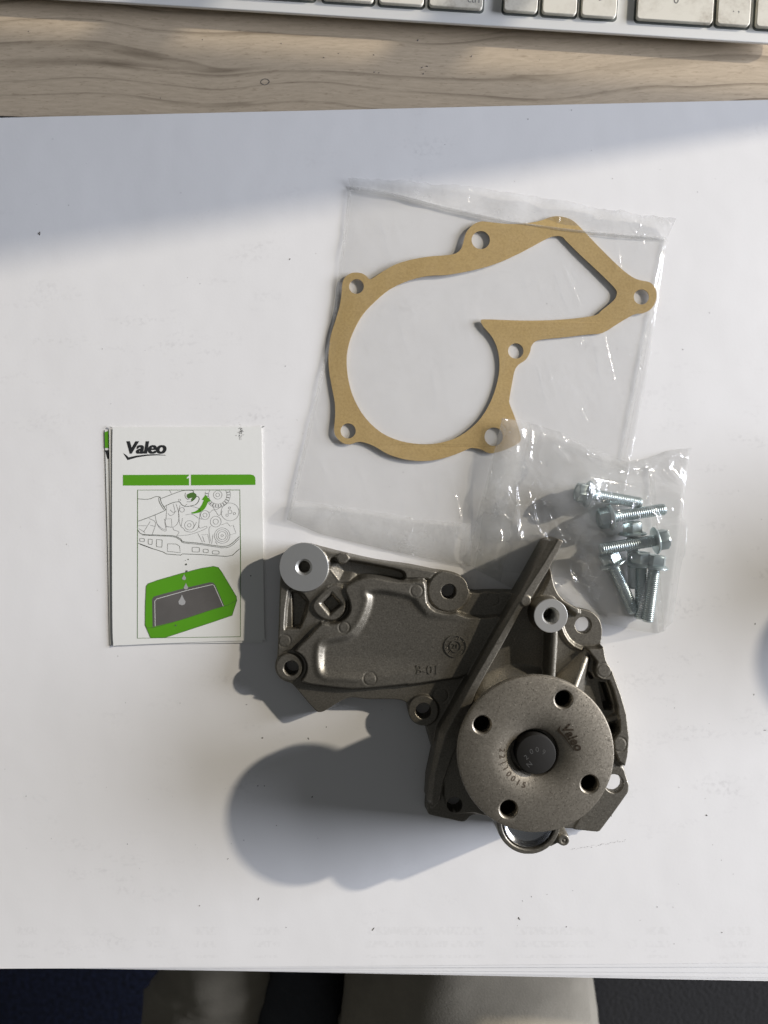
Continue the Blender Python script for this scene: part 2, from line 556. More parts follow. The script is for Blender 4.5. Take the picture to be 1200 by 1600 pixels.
for i, b in enumerate(bots):
    dy = (len(bots) - 1 - i) * 0.5
    s = sheet(((0, 184 + dy), (1200, 156 + dy)), b, zz[i] + 0.01, zz[i + 1] - 0.02 if i < 6 else 0.0, M['paper'] if i == 6 else M['paper_plain'])
    if i == 6: s['label'] = 'top sheet with faint scuffs and print showing through'

# crumbs and flecks of dirt on the pad
m = MB()
def crumb(px, py, r, z=0.05, el=1.0, a=0.0):
    r *= 0.72
    x, y = P(px, py)
    n = 6
    pts = []
    for i in range(n):
        t_ = 2 * math.pi * i / n
        rr = r / S * random.uniform(0.6, 1.2)
        u, w = rr * math.cos(t_) * el, rr * math.sin(t_)
        pts.append((x + u * math.cos(a) - w * math.sin(a), y + u * math.sin(a) + w * math.cos(a)))
    v = [(p[0], p[1], z - 0.04) for p in pts] + [(x, y, z + r / S * 0.5)]
    m.add(v, [(i, (i + 1) % n, n) for i in range(n)])
for px, py, r, el, a in ((62, 365, 2.0, 3.2, 1.5), (453, 405, 1.4, 2.2, 0.9), (955, 1275, 1.3, 1.5, 0.4), (1104, 1274, 1.8, 1.6, -0.5), (312, 1415, 1.3, 1.6, 0.8),
                         (404, 1405, 1.6, 3, 1.2), (447, 1449, 1.0, 1.5, 0), (583, 1452, 1.2, 4, 1.0), (811, 1435, 1.6, 3, -0.9), (885, 1448, 1.2, 1.8, 0.5),
                         (1027, 1417, 1.2, 1, 0), (1128, 1457, 1.3, 1, 0), (413, 1228, 1.3, 1, 0), (402, 1228, 1.0, 1, 0), (488, 1245, 1.7, 1.6, 1), (403, 1228, 1.2, 1, 0),
                         (432, 1290, 1.2, 1, 0), (381, 1313, 1.2, 1, 0), (410, 1153, 1.6, 1.6, 0.5), (482, 1154, 1.4, 2, -1), (510, 1136, 1.4, 1.5, 1), (356, 1342, 1.4, 2, 0.8),
                         (446, 572, 1.0, 2, 0.4), (160, 545, 1.0, 1, 0), (957, 279, 1.0, 1, 0), (1090, 300, 1.0, 1, 0), (1067, 546, 1.1, 1, 0), (1195, 1141, 1.1, 3, 0), (1050, 913, 1.0, 1, 0),
                         (385, 1101, 1.2, 1.6, 0), (1054, 1106, 1.0, 1, 0), (1180, 975, 1.2, 2, 1.4), (1178, 1085, 1.0, 2.5, 1.5), (825, 186, 1.1, 1, 0), (893, 172, 1.0, 1, 0)):
    crumb(px, py, r, 0.05, el, a)
rnd = random.Random(3)
for i in range(120):
    crumb(rnd.uniform(5, 1195), rnd.uniform(200, 1500), rnd.uniform(0.35, 0.75), 0.05, rnd.uniform(1, 2.2), rnd.uniform(0, 3))
# the broken pencil line below the pump
for i in range(34):
    f = i / 33
    crumb(893 + 84 * f + rnd.uniform(-1, 1), 1328 - 15 * f + rnd.uniform(-1.3, 1.3), rnd.uniform(0.4, 0.8), 0.05, 2, 0.2)
tag(m.build('paper_crumbs', M['speck']), kind='stuff', label='tiny dark crumbs and flecks scattered over the white pad', cat='crumbs')
m = MB()
for px, py, r, el, a in ((653, 57, 2.2, 1.6, 1), (40, 43, 1.3, 1, 0), (438, 62, 1.4, 1, 0), (505, 84, 1.6, 1, 0), (584, 80, 1.4, 1, 0), (314, 56, 1.2, 1, 0), (115, 96, 1.2, 1, 0), (738, 82, 1.4, 2, 1),
                         (988, 80, 1.2, 1, 0), (528, 78, 1.0, 2, 0), (248, 148, 1.2, 1, 0), (845, 88, 1.0, 1, 0), (810, 72, 0.9, 1, 0), (585, 107, 1.2, 3, 0.3), (592, 108, 1.2, 1.6, 0.8),
                         (660, 100, 1.4, 2, 0.7), (668, 98, 1.2, 2, -0.7), (662, 110, 1.2, 2, 1.3), (666, 106, 0.9, 1, 1.3)):
    crumb(px, py, r, DESK_Z + 0.06, el, a)
cx, cy = P(414, 128, DESK_Z)
m.stroke([(cx + 1.9 * math.cos(a) * (1 + 0.15 * math.sin(2 * a + 1)), cy + 1.5 * math.sin(a)) for a in np.linspace(0, 6.28, 16)[:-1]], 0.35, DESK_Z + 0.05, True)
tag(m.build('desk_crumbs', M['speck']), kind='stuff', label='dark specks and a ring mark on the strip of bare oak desk', cat='crumbs')

# ------------------------------------------------------------------ keyboard
KZ = 3.6
ka = R(-3.6)
kx, ky = P(600, 29.5, KZ)
kb = empty('keyboard', kx, ky, DESK_Z)
kb.rotation_euler = (0, 0, ka)
tag(kb, 'silver aluminium keyboard with grubby white keys at the far edge of the desk', 'keyboard')
bpy.context.view_layer.update()
def klink(name, me, mat, parent=kb):
    o = bpy.data.objects.new(name, me); col.objects.link(o)
    me.materials.clear(); me.materials.append(mat); o.parent = parent
    return o
kzb = KZ - DESK_Z
ks = (D - KZ) / D / S
def kslab(name, loop, z0, z1, bevel=0.0):
    return slab(name, [loop], z0, z1, bevel)
klink('case', kslab('case', rrect(-235, 0, 197, 115, 5), kzb - 1.7, kzb, 0.4), M['alu'])
klink('underside', kslab('underside', rrect(-228, 8, 190, 112, 4), 1.5, kzb - 1.72), M['well'])
klink('foot', kslab('foot', rrect(-225, 9, 187, 16, 2), 0.02, 1.45), M['black_plastic'])
def key(u0, u1, v0, v1, legends=()):
    klink('key_well', kslab('key_well', rrect(u0 - 0.9, v0 - 1.0, u1 + 0.9, v1 + 0.8, 2.2), kzb - 0.3, kzb + 0.05), M['well'])
    k = klink('key', kslab('key', rrect(u0, v0, u1, v1, 1.6), kzb + 0.1, kzb + 2.2, 0.35), M['key'])
    for s, size, du, dv in legends:
        vv, ff = text_verts(s, size, u0 + du, v0 + dv, kzb + 2.24)
        klink('legend', mesh('legend', vv, ff), M['legend'], k)
    return k
rowpx = [(215, 490, ()), (503, 582, ()), (591, 660, ()), (669, 752, (('ctrl', 4.4, 21.2, 4.0),)), (785, 837, ()), (845, 898, ()), (906, 960, (('>', 5.0, 9.2, 8.2),)),
         (992, 1110, (('0', 5.4, 18.4, 10.0),)), (1117, 1168, (('. ,', 5.0, 8.8, 7.6),)), (1178, 1232, ())]
for a, b, lg in rowpx:
    key((a - 600) * ks, (b - 600) * ks, 6.4, 22.0, lg)
for i in range(18):
    u = -118 + i * 19.0
    if u > 40: u += 6
    if u + 16 < 195: key(u, u + 15.8, 25.4, 41.0)

# ------------------------------------------------------------------ leaflet
LZ = 0.95
leaf = empty('instruction_leaflet', *P(292, 840), 0)
tag(leaf, 'small folded instruction leaflet with green and black print left of the pump', 'leaflet')
def leaf_wave(h):
    return lambda x, y: h * (0.5 + 0.5 * math.cos((y - P(0, 840)[1]) / 52 * math.pi)) * 0.3
def grid_sheet(name, quad, z0, th, zfun, nx=24, ny=30, corner=True):
    (tl, tr, br, bl) = [P(*q) for q in quad]
    v, f = [], []
    for j in range(ny + 1):
        for i in range(nx + 1):
            u, w = i / nx, j / ny
            x = (tl[0] * (1 - u) + tr[0] * u) * (1 - w) + (bl[0] * (1 - u) + br[0] * u) * w
            y = (tl[1] * (1 - u) + tr[1] * u) * (1 - w) + (bl[1] * (1 - u) + br[1] * u) * w
            v.append((x, y, z0 + zfun(u, w)))
    n = len(v)
    v += [(x, y, z - th) for x, y, z in v]
    for j in range(ny):
        for i in range(nx):
            a = j * (nx + 1) + i
            f.append((a, a + nx + 1, a + nx + 2, a + 1))
            f.append((n + a, n + a + 1, n + a + nx + 2, n + a + nx + 1))
    edge = [i for i in range(nx + 1)] + [(j) * (nx + 1) + nx for j in range(1, ny + 1)] + [ny * (nx + 1) + i for i in range(nx - 1, -1, -1)] + [j * (nx + 1) for j in range(ny - 1, 0, -1)]
    for i in range(len(edge)):
        a, b = edge[i], edge[(i + 1) % len(edge)]
        f.append((a, b, n + b, n + a))
    return mesh(name, v, f)
link('back_page', slab('back_page', [PL([(164, 672), (400, 671), (407, 1004), (172, 1007), (169, 860)])], 0.16, 0.28), M['leaflet'], leaf)
link('inner_page', slab('inner_page', [PL([(171, 671), (408, 670), (411, 1003.5), (176, 1006.5)])], 0.45, 0.57), M['leaflet'], leaf)
front = link('front_page', slab('front_page', [smooth_loop(PL([(176, 669), (178, 668), (290, 667.5), (404, 667), (408.5, 669), (409.5, 720), (411, 840), (412.5, 960), (413.5, 997), (412, 1000),
             (330, 1002.5), (240, 1006), (182, 1008.5), (177, 1006), (175.5, 960), (175, 840), (175.3, 720)], LZ), 3)], LZ - 0.14, LZ), M['leaflet'], leaf)
m = MB(); m.fill(PL([(163.6, 675), (176, 672), (176, 700), (164.2, 700)], .2), 0.33); m.build('green_corner_print', M['green'], leaf)
m = MB(); m.fill(PL([(164.4, 703.5), (176, 703.5), (176, 717), (168, 717)], .2), 0.33); m.build('black_corner_print', M['black_print'], leaf)
# pages swell a little away from the fold
ZP = LZ + 0.04
LA = lambda pts: PL([(190 + x / 5.4545, 670 + y / 5.4545) for x, y in pts], ZP)
LB = lambda pts: PL([(200 + x / 5.4545, 850 + y / 5.4545) for x, y in pts], ZP)
# brand lettering as printed
m = MB()
tx, ty = P(190 + 212 / 5.4545, 670 + 163 / 5.4545, ZP)
vv, ff = text_verts('Valeo', 8.4, tx, ty - 0.1, ZP, offset=0.16, shear=0.16)
xs = [q[0] for q in vv]; sc = (332 / 5.4545 / S) / (max(xs) - min(xs)); mid = (max(xs) + min(xs)) / 2
vv = [((q[0] - mid) * sc + tx, q[1], q[2]) for q in vv]
for k in range(5):                                             # a heavier face: the letters struck five times side by side
    m.add([(q[0] + (k - 2) * 0.15, q[1], q[2] + k * 0.004) for q in vv], ff)
m.fill(LA([(14, 207), (44, 226), (60, 243), (130, 228), (220, 218), (300, 216), (378, 224), (378, 227), (300, 226), (220, 230), (130, 244), (52, 267)]), ZP)
m.build('logo_print', M['black_print'], front)
m = MB()
m.fill(LA([(12, 393), (575, 390), (575, 482), (12, 484)]), ZP)
m.fill(LA([(592, 390), (1100, 389), (1125, 396), (1138, 412), (1141, 440), (1141, 478), (592, 482)]), ZP)
m.build('green_banner_print', M['green'], front)
m = MB()
m.fill(LA([(556, 415), (577, 396), (577, 418), (557, 425)]), ZP + 0.03); m.build('numeral_print', M['white_print'], front)

pic = MB(); dk = MB(); cm = MB(); dr_ = MB(); gr = MB(); gl = MB()
z1 = ZP
# frame
gl.stroke(LA([(137, 522), (1008, 521), (1014, 1036)]) + LB([(958, 790), (80, 803)]), 0.36, z1, True)
def G(pts, w=0.17, sm=True, closed=False): gr.stroke(smooth_loop(LA(pts), 4, closed) if sm else LA(pts), w, z1, closed)
def GC(cx, cy, r, w=0.17):
    run = []
    for p in circle(cx, cy, r, 36) + [(cx + r, cy)]:               # the frame cuts off what runs over its edge
        if p[1] > 523 and p[0] < 1006: run.append(p)
        else:
            if len(run) > 1: gr.stroke(LA(run), w, z1)
            run = []
    if len(run) > 1: gr.stroke(LA(run), w, z1)
def DKs(pts, w=0.28, sm=True): dk.stroke(smooth_loop(LA(pts), 4, False) if sm else LA(pts), w, z1)
# sleeve and hand
DKs([(140, 597), (230, 600), (290, 578), (330, 582)], 0.25)
DKs([(330, 582), (318, 590), (325, 630), (362, 690)], 0.25)
DKs([(330, 582), (340, 630), (372, 682), (362, 700), (250, 748), (142, 788)], 0.28)
DKs([(338, 594), (420, 562), (510, 530), (560, 524), (610, 528), (610, 545)], 0.25)
DKs([(368, 662), (430, 632), (490, 622), (515, 648), (550, 662), (600, 655), (640, 640), (662, 600), (655, 580), (640, 575)], 0.28)
DKs([(545, 545), (542, 575), (560, 600), (580, 598)], 0.2)
DKs([(556, 622), (590, 620), (620, 602), (640, 575)], 0.2)
DKs([(486, 600), (492, 622)], 0.16); DKs([(500, 598), (505, 612)], 0.16)
# cap held in the hand
pg = MB()
pg.fill(LA([(556, 560), (580, 548), (612, 540), (636, 556), (640, 572), (622, 600), (600, 620), (590, 606), (606, 584), (590, 590), (570, 596), (556, 580)]), z1)
pg.build('cap_print', M['green_line'], front)
# arrow
ar = MB()
outer = smooth_loop(LA([(596, 712), (625, 705), (655, 685), (682, 650), (700, 608)]), 4, False)
inner = smooth_loop(LA([(735, 622), (722, 660), (695, 695), (655, 716), (598, 724)]), 4, False)
ar.fill(outer + inner, z1)
ar.fill(LA([(684, 604), (716, 562), (762, 618), (735, 623), (700, 608)]), z1 + 0.01)
ar.build('arrow_print', M['green'], front)
# engine line art
for cx, cy, rs in ((820, 563, (16, 36, 78)), (925, 708, (76, 16)), (920, 674, (9,)), (900, 736, (10,)), (962, 722, (10,)), (712, 735, (38, 17)), (803, 791, (46, 22)),
                   (578, 822, (40, 15)), (858, 910, (66, 50, 34, 10)), (516, 690, (20,))):
    for r in rs: GC(cx, cy, r)
for a in np.linspace(0, 2 * math.pi, 26)[:-1]:
    if math.sin(a) > -0.30:
        G([(820 + 82 * math.cos(a), 563 + 82 * math.sin(a)), (820 + 104 * math.cos(a), 563 + 104 * math.sin(a))], 0.42, False)
gr.stroke(LA([(820 + 108 * math.cos(a), 563 + 108 * math.sin(a)) for a in np.linspace(-0.35, 3.4, 24)]), 0.15, z1)
G([(410, 524), (425, 552)]); G([(385, 660), (380, 760), (370, 800), (380, 870), (330, 850), (300, 800), (285, 730)])
G([(440, 640), (455, 710), (420, 740), (395, 720)]); G([(465, 640), (490, 730), (480, 800), (440, 838), (380, 830)])
G([(500, 650), (486, 720), (500, 820), (530, 850), (545, 870), (600, 880), (650, 850), (660, 800)])
G([(545, 735), (600, 727), (655, 760), (690, 770)]); G([(590, 660), (640, 672), (670, 700), (660, 840), (720, 830), (716, 852), (590, 900), (470, 912)])
G([(470, 912), (490, 880), (445, 860), (440, 840)]); G([(365, 770), (425, 766), (430, 836), (385, 838), (365, 770)], 0.15, False)
G([(235, 765), (290, 800), (262, 900)]); G([(245, 790), (188, 880)]); G([(245, 822), (290, 832)]); G([(145, 826), (215, 826)]); G([(148, 850), (188, 876), (200, 888)])
G([(300, 810), (345, 850), (372, 856)]); G([(770, 640), (800, 690), (856, 655)]); G([(745, 720), (790, 690), (830, 740), (860, 700)])
G([(760, 830), (745, 860), (758, 960)]); G([(850, 820), (900, 800), (925, 830), (952, 820), (975, 890), (920, 905)], 0.15, False)
G([(650, 890), (690, 968)]); G([(680, 905), (735, 900), (752, 976)], 0.15, False); G([(690, 915), (708, 966)]); G([(780, 900), (768, 980)]); G([(800, 960), (815, 985)])
G([(520, 760), (510, 830)]); G([(560, 640), (540, 660)]); G([(415, 690), (440, 712), (470, 700)]); G([(640, 795), (610, 850)]); G([(720, 600), (760, 640)])
def CM(pts, w): cm.stroke(smooth_loop(LA(pts), 4, False), w, z1)
# crossmember
CM([(142, 865), (175, 898), (300, 905), (440, 912), (500, 936), (530, 962), (650, 974), (780, 993), (870, 1002), (930, 985), (1004, 918)], 0.30)
CM([(175, 905), (300, 912), (440, 920), (500, 948), (530, 972), (650, 984), (780, 1003), (870, 1014), (935, 998), (1004, 936)], 0.22)
low = [(142, 975), (200, 996), (270, 1024)]
cm.stroke(smooth_loop(LA(low), 4, False) + LB([(105, 2), (200, 36), (300, 68), (330, 85), (450, 95), (465, 84), (620, 90), (760, 100), (840, 106), (890, 96), (950, 42)]), 0.28, z1)
for x0, y0, x1, y1 in ((155, 934, 195, 962), (228, 940, 262, 986), (298, 944, 346, 1008)):
    cm.stroke(smooth_loop(LA([(x0, y0 + 4), (x0 + 6, y0), (x1 - 4, y0 + 3), (x1, y0 + 9), (x1 - 2, y1 - 4), (x1 - 8, y1), (x0 + 4, y1 - 4), (x0, y1 - 8)]), 3), 0.2, z1, True)
cm.stroke(LB([(338, -2), (410, 0), (440, 18), (446, 74), (336, 62)]), 0.2, z1, True)
for x0, y0, x1, y1 in ((548, 28, 608, 68), (642, 44, 684, 74), (720, 58, 776, 86)):
    cm.stroke(smooth_loop(LB([(x0, y0 + 6), (x0 + 8, y0), (x1 - 8, y0 + 2), (x1, y0 + 8), (x1, y1 - 6), (x1 - 8, y1), (x0 + 6, y1 - 2), (x0, y1 - 8)]), 3), 0.2, z1, True)
# drip tray
tr = MB()
tr.fill(LB([(155, 360), (172, 338), (250, 310), (450, 252), (620, 208), (730, 190), (770, 200), (800, 240), (925, 450), (928, 480), (888, 608), (700, 672), (310, 800), (194, 802), (146, 690)]), z1)
tr.build('tray_print', M['green'], front)
ol = MB()
ol.fill(LB([(206, 470), (222, 448), (300, 425), (500, 372), (700, 326), (726, 330), (745, 350), (822, 528), (600, 598), (400, 660), (210, 708)]), z1 + 0.02)
ol.build('oil_print', M['oil'], front)
wl = MB()
wl.stroke(LB([(232, 700), (228, 488), (245, 468), (500, 396), (720, 345), (735, 355), (812, 530)]), 0.25, z1 + 0.04)
wl.build('oil_edge_print', M['white_print'], front)
for pts in ([(155, 360), (172, 338), (250, 310), (450, 252), (620, 208), (730, 190), (770, 200), (800, 240), (925, 450), (928, 480), (888, 608), (700, 672), (310, 800)],
            [(155, 360), (148, 520), (146, 690), (160, 716), (235, 710), (500, 632), (700, 565), (850, 520), (928, 480)], [(146, 690), (194, 802)]):
    gl.stroke([(x, y) for x, y in LB(pts)], 0.26, z1 + 0.03)
dp = MB()
for cx, cy, r in ((460, 490, 31), (494, 368, 19), (478, 290, 17)):
    dp.fill(LB([(cx, cy - r * 1.9), (cx + r * 0.5, cy - r * 0.8), (cx + r, cy), (cx + r * 0.8, cy + r * 0.75), (cx, cy + r * 1.05), (cx - r * 0.8, cy + r * 0.75), (cx - r, cy), (cx - r * 0.5, cy - r * 0.8)]), z1 + 0.06)
dp.build('drop_print', M['drop_print'], front)
for cx, cy, r in ((500, 232, 9), (496, 174, 8), (514, 131, 5), (490, 140, 3)):
    dr_.fill(LB(circle(cx, cy, r, 10)), z1 + 0.05)
dr_.fill(LB(circle(407, 694, 7, 8)), z1 + 0.05); dr_.fill(LB(circle(1046, 271, 6, 8)), z1)
gr.build('engine_line_print', M['grey_print'], front)
dk.build('sleeve_print', M['dark_line'], front)
cm.build('crossmember_print', M['dark_line'], front)
tag(dr_.build('drip_print', M['dark_line'], front), kind='stuff')
gl.build('frame_print', M['green_line'], front)
m = MB()
rn = random.Random(5)
for i in range(60):
    x = rn.gauss(1012, 10); y = rn.gauss(28, 26)
    m.fill(LA(circle(x, y, rn.uniform(1.5, 4.5), 6)), z1)
m.build('ink_smudge', M['grey_print'], front)

# ------------------------------------------------------------------ gasket
def g5(pts): return [(490 + x * 0.3, 260 + y * 0.3) for x, y in pts]
def g6(pts): return [(700 + x / 3, 270 + y / 3) for x, y in pts]
g_out = g5([(150, 610), (165, 578), (200, 556), (245, 557), (275, 572), (296, 590), (350, 556), (420, 516), (500, 490), (600, 472), (690, 465), (740, 455), (768, 430), (781, 390), (795, 345), (830, 305), (870, 288)]) \
    + g6([(180, 230), (280, 240), (360, 237), (430, 225), (480, 207), (520, 203), (570, 215), (610, 245), (700, 340), (800, 440), (860, 488), (900, 505), (945, 515), (970, 545), (975, 590), (955, 635), (915, 658),
          (870, 665), (800, 705), (725, 750), (650, 758), (550, 770), (450, 780), (410, 790), (390, 815), (385, 840), (365, 875), (330, 900), (312, 930), (300, 990), (288, 1060), (290, 1085), (315, 1150), (340, 1230),
          (338, 1258), (320, 1275), (250, 1305), (195, 1315), (150, 1295), (110, 1290)]) \
    + g5([(810, 1470), (740, 1500), (650, 1527), (560, 1535), (470, 1525), (390, 1500), (320, 1460), (270, 1440), (230, 1435), (190, 1448), (150, 1440), (115, 1405), (107, 1370), (112, 1300), (110, 1230), (95, 1150),
          (80, 1060), (78, 970), (90, 880), (115, 800), (135, 730), (145, 670)])
g_in = g6([(154, 697), (172, 688), (300, 692), (400, 693), (500, 690), (600, 682), (690, 668), (720, 645), (775, 600), (790, 570), (780, 540), (700, 460), (620, 385), (555, 320), (535, 300), (508, 296), (470, 305), (400, 343),
           (330, 380), (230, 425), (130, 455), (0, 480)]) \
    + g5([(600, 572), (500, 595), (400, 640), (320, 705), (255, 775), (205, 865), (178, 950), (172, 1030), (185, 1130), (215, 1220), (270, 1310), (350, 1385), (450, 1430), (560, 1447), (660, 1440), (760, 1405),
          (850, 1335), (910, 1250), (950, 1150), (968, 1050), (960, 960), (930, 890), (886, 838)])
GZ = 1.05
def gwave(x, y):
    return 0.30 * math.sin(x * 0.045 + 0.6) + 0.3 * math.sin(y * 0.06 + 1.1) + 0.35 * math.exp(-((x + 26) ** 2 + (y - 40) ** 2) / 500)
holes = [(557, 448, 11.5), (751, 375.5, 14.3), (544, 673.4, 11.8), (771.4, 682.4, 14.4), (806, 548.3, 12), (1001.7, 464.3, 11.8)]
loops = [smooth_loop(PL(g_out, GZ), 3), smooth_loop(PL(g_in, GZ), 3)] + [circle(*P(x, y, GZ), r / S, 28) for x, y, r in holes]
gas = link('gasket', slab('gasket', loops, GZ - 0.2, GZ + 0.2, wave=gwave), M['gasket'])
tag(gas, 'tan paper gasket with six bolt holes sealed inside the flat clear bag', 'gasket')

# ------------------------------------------------------------------ bags
def film_sheet(name, lines, zf, nx, ny, mat, parent, post=None):
    """sheet stretched over a row of polylines (photo px), height zf(x, y, u, w)"""
    def at(pl, u):
        n = len(pl) - 1
        i = min(int(u * n), n - 1); t_ = u * n - i
        return (pl[i][0] * (1 - t_) + pl[i + 1][0] * t_, pl[i][1] * (1 - t_) + pl[i + 1][1] * t_)
    v, f = [], []
    m_ = len(lines) - 1
    for j in range(ny + 1):
        w = j / ny
        k = min(int(w * m_), m_ - 1); t_ = w * m_ - k
        for i in range(nx + 1):
            u = i / nx
            a, b = at(lines[k], u), at(lines[k + 1], u)
            x, y = P(a[0] * (1 - t_) + b[0] * t_, a[1] * (1 - t_) + b[1] * t_)
            v.append((x, y, zf(x, y, u, w)))
    if post: v = post(v)
    for j in range(ny):
        for i in range(nx):
            a = j * (nx + 1) + i
            f.append((a, a + nx + 1, a + nx + 2, a + 1))
    return link(name, mesh(name, v, f, True), mat, parent)
def nz(x, y, s, seed=0.0): return mnoise.noise(Vector((x * s + seed, y * s - seed, seed)))
def ridge(x, y, s, seed=0.0): return 1 - abs(nz(x, y, s, seed)) * 2.2

def creases(lst):
    cs = [(P(*a), P(*b), h, w) for a, b, h, w in lst]
    def f(x, y):
        z = 0.0
        for (ax, ay), (bx, by), h, w in cs:
            ex, ey = bx - ax, by - ay
            t_ = max(0, min(1, ((x - ax) * ex + (y - ay) * ey) / (ex * ex + ey * ey)))
            d = math.hypot(x - ax - t_ * ex, y - ay - t_ * ey)
            if d < 5 * w: z += h * math.exp(-d / (0.75 * w)) * (0.4 + 0.6 * math.sin(math.pi * (0.15 + 0.7 * t_)))
        return z
    return f
bag = empty('gasket_bag', *P(750, 600), 0)
tag(bag, 'flat clear plastic bag holding the tan gasket, with a torn serrated top seal', 'plastic bag')
b1_top = [(546, 294), (620, 306), (700, 327), (790, 347), (880, 360), (960, 368), (1041, 374)]
# a little bow in the left edge comes from the lower polyline being split in two rows
b1_mid = [(520, 505), (590, 520), (680, 540), (760, 555), (850, 570), (930, 580), (1010, 590)]
b1_bot = [(449, 812), (500, 834), (600, 858), (700, 880), (790, 893), (870, 902), (950, 900)]
def pin(t_, e=0.06): return min(1.0, t_ / e, (1 - t_) / e)
cr1 = creases([((612, 330), (628, 395), 0.9, 0.9), ((690, 560), (700, 640), 0.8, 0.9), ((880, 420), (905, 480), 0.9, 0.8), ((640, 470), (652, 540), 0.8, 0.9), ((560, 730), (585, 800), 1.0, 1.0), ((700, 735), (722, 830), 1.2, 1.1),
               ((655, 745), (668, 790), 0.9, 0.9), ((940, 520), (958, 600), 1.0, 0.8), ((500, 640), (520, 690), 0.8, 0.8), ((850, 560), (872, 640), 0.9, 0.9), ((830, 420), (850, 470), 0.8, 0.8), ((740, 470), (752, 530), 0.8, 0.8),
               ((958, 352), (967, 425), 1.2, 1.0), ((1033, 386), (1012, 480), 1.3, 0.9), ((916, 352), (1030, 372), 1.0, 0.8), ((918, 560), (950, 600), 0.7, 1.0), ((900, 585), (930, 640), 0.6, 1.0), ((960, 570), (985, 555), 0.7, 0.8),
               ((905, 640), (915, 662), 0.7, 0.8), ((925, 610), (940, 618), 0.7, 0.7), ((585, 800), (590, 850), 1.4, 2.5), ((640, 740), (680, 800), 0.8, 2.5), ((500, 720), (512, 745), 0.6, 0.9), ((545, 300), (700, 335), 1.1, 1.0),
               ((700, 335), (860, 362), 0.8, 1.0), ((530, 430), (500, 600), 0.8, 0.9), ((500, 600), (462, 770), 0.9, 0.9)])
def b1_z(x, y, u, w):
    p = pin(u, 0.07) ** 0.6
    z = 0.45 + p * (1.35 + max(gwave(x, y), -0.3) * 0.9 + 0.5 * nz(x, y, 0.03, 2.2))
    z += p * (0.30 * nz(x, y, 0.12, 5.1) + 0.22 * max(0, ridge(x, y, 0.09, 8.3)) ** 6) + min(1, p * 1.6) * cr1(x, y)
    return z
def b1_up(x, y, u, w): return 0.45 + (b1_z(x, y, u, w) - 0.45) * min(1, (w / 0.16)) ** 0.7
def b1_lo(x, y, u, w):
    k = max(0, 1 - w)
    z = 0.45 + (b1_z(x, y, u, w) - 0.45) * min(1, k / 0.12 + 0.0) ** 0.6
    return z + 3.0 * math.exp(-((w - 0.80) / 0.10) ** 2) * pin(u, 0.2) + 2.5 * max(0, 0.12 - u) * 8 * max(0, w - 0.6)
ga = np.array(loops[0] + loops[0][:1]); gb = np.array(loops[1] + loops[1][:1])
def clear_gasket(v):
    p = np.array(v)
    best = np.full(len(p), 99.0)
    for pl in (ga, gb):
        ins = np.zeros(len(p), bool)
        for (ax, ay), (bx, by) in zip(pl[:-1], pl[1:]):
            ex, ey = bx - ax, by - ay
            l2 = ex * ex + ey * ey + 1e-12
            t_ = np.clip(((p[:, 0] - ax) * ex + (p[:, 1] - ay) * ey) / l2, 0, 1)
            best = np.minimum(best, np.hypot(p[:, 0] - ax - t_ * ex, p[:, 1] - ay - t_ * ey))
            c_ = (ay > p[:, 1]) != (by > p[:, 1])
            if ey: ins ^= c_ & (p[:, 0] < ex * (p[:, 1] - ay) / ey + ax)
        if pl is ga: out_in = ins
        else: out_in &= ~ins
    d = np.where(out_in, 0, best)
    g = np.array([gwave(x, y) for x, y in p[:, :2]])
    z = np.maximum(p[:, 2], GZ + 0.2 + g + 0.22 - np.maximum(0, d - 0.4) * 0.7)
    return [(a, b, float(c)) for (a, b, _), c in zip(v, z)]
film_sheet('front_film', [b1_top, b1_mid, b1_bot], lambda x, y, u, w: b1_up(x, y, u, w * 2) if w < 0.5 else b1_lo(x, y, u, w * 2 - 1), 230, 270, M['film'], bag, clear_gasket)
film_sheet('back_film', [b1_top, b1_mid, b1_bot], lambda x, y, u, w: 0.18 + 0.12 * nz(x, y, 0.06), 40, 20, M['film'], bag)
# torn top seal, pleated
tearj = [(545, 280), (590, 282), (640, 286), (690, 290), (740, 296), (790, 303), (845, 311), (900, 322), (950, 331), (1000, 339), (1052, 346)]
tear = []
rt = random.Random(11)
for i in range(len(tearj) - 1):
    for k in range(6):
        t_ = k / 6
        tear.append((tearj[i][0] * (1 - t_) + tearj[i + 1][0] * t_, tearj[i][1] * (1 - t_) + tearj[i + 1][1] * t_ + rt.uniform(-1.6, 1.6)))
tear.append(tearj[-1])
seal_lo = [(546, 294), (620, 306), (700, 327), (790, 347), (880, 360), (960, 368), (1041, 374)]
film_sheet('seal_strip', [tear, seal_lo], lambda x, y, u, w: 0.5 + (1 - w) * (2.6 + 0.8 * math.sin(u * 40) + 1.2 * nz(x, y, 0.08)) * (0.4 + 0.6 * u), 180, 10, M['film_seal'], bag)
film_sheet('side_weld', [[(1036, 374), (1043, 376)], [(968, 716), (975, 718)]], lambda x, y, u, w: 0.9 + 0.3 * nz(x, y, 0.15), 3, 60, M['film_seal'], bag)
film_sheet('side_weld', [[(545, 296), (550, 296)], [(519, 505), (524, 505)], [(448, 812), (455, 812)]], lambda x, y, u, w: 1.0 + 0.4 * nz(x, y, 0.1), 3, 80, M['film_seal'], bag)
def off_line(pl, dx, dy): return [(x + dx, y + dy) for x, y in pl]
film_sheet('seal_fold', [off_line(b1_top, -1, -3), off_line(b1_top, 0.5, 3)], lambda x, y, u, w: 0.5 + (1.9 + 0.7 * nz(x, y, 0.09, 1.3)) * math.sin(math.pi * w) * pin(u, 0.05) * (1 - 0.55 * u), 160, 8, M['film_fold'], bag)
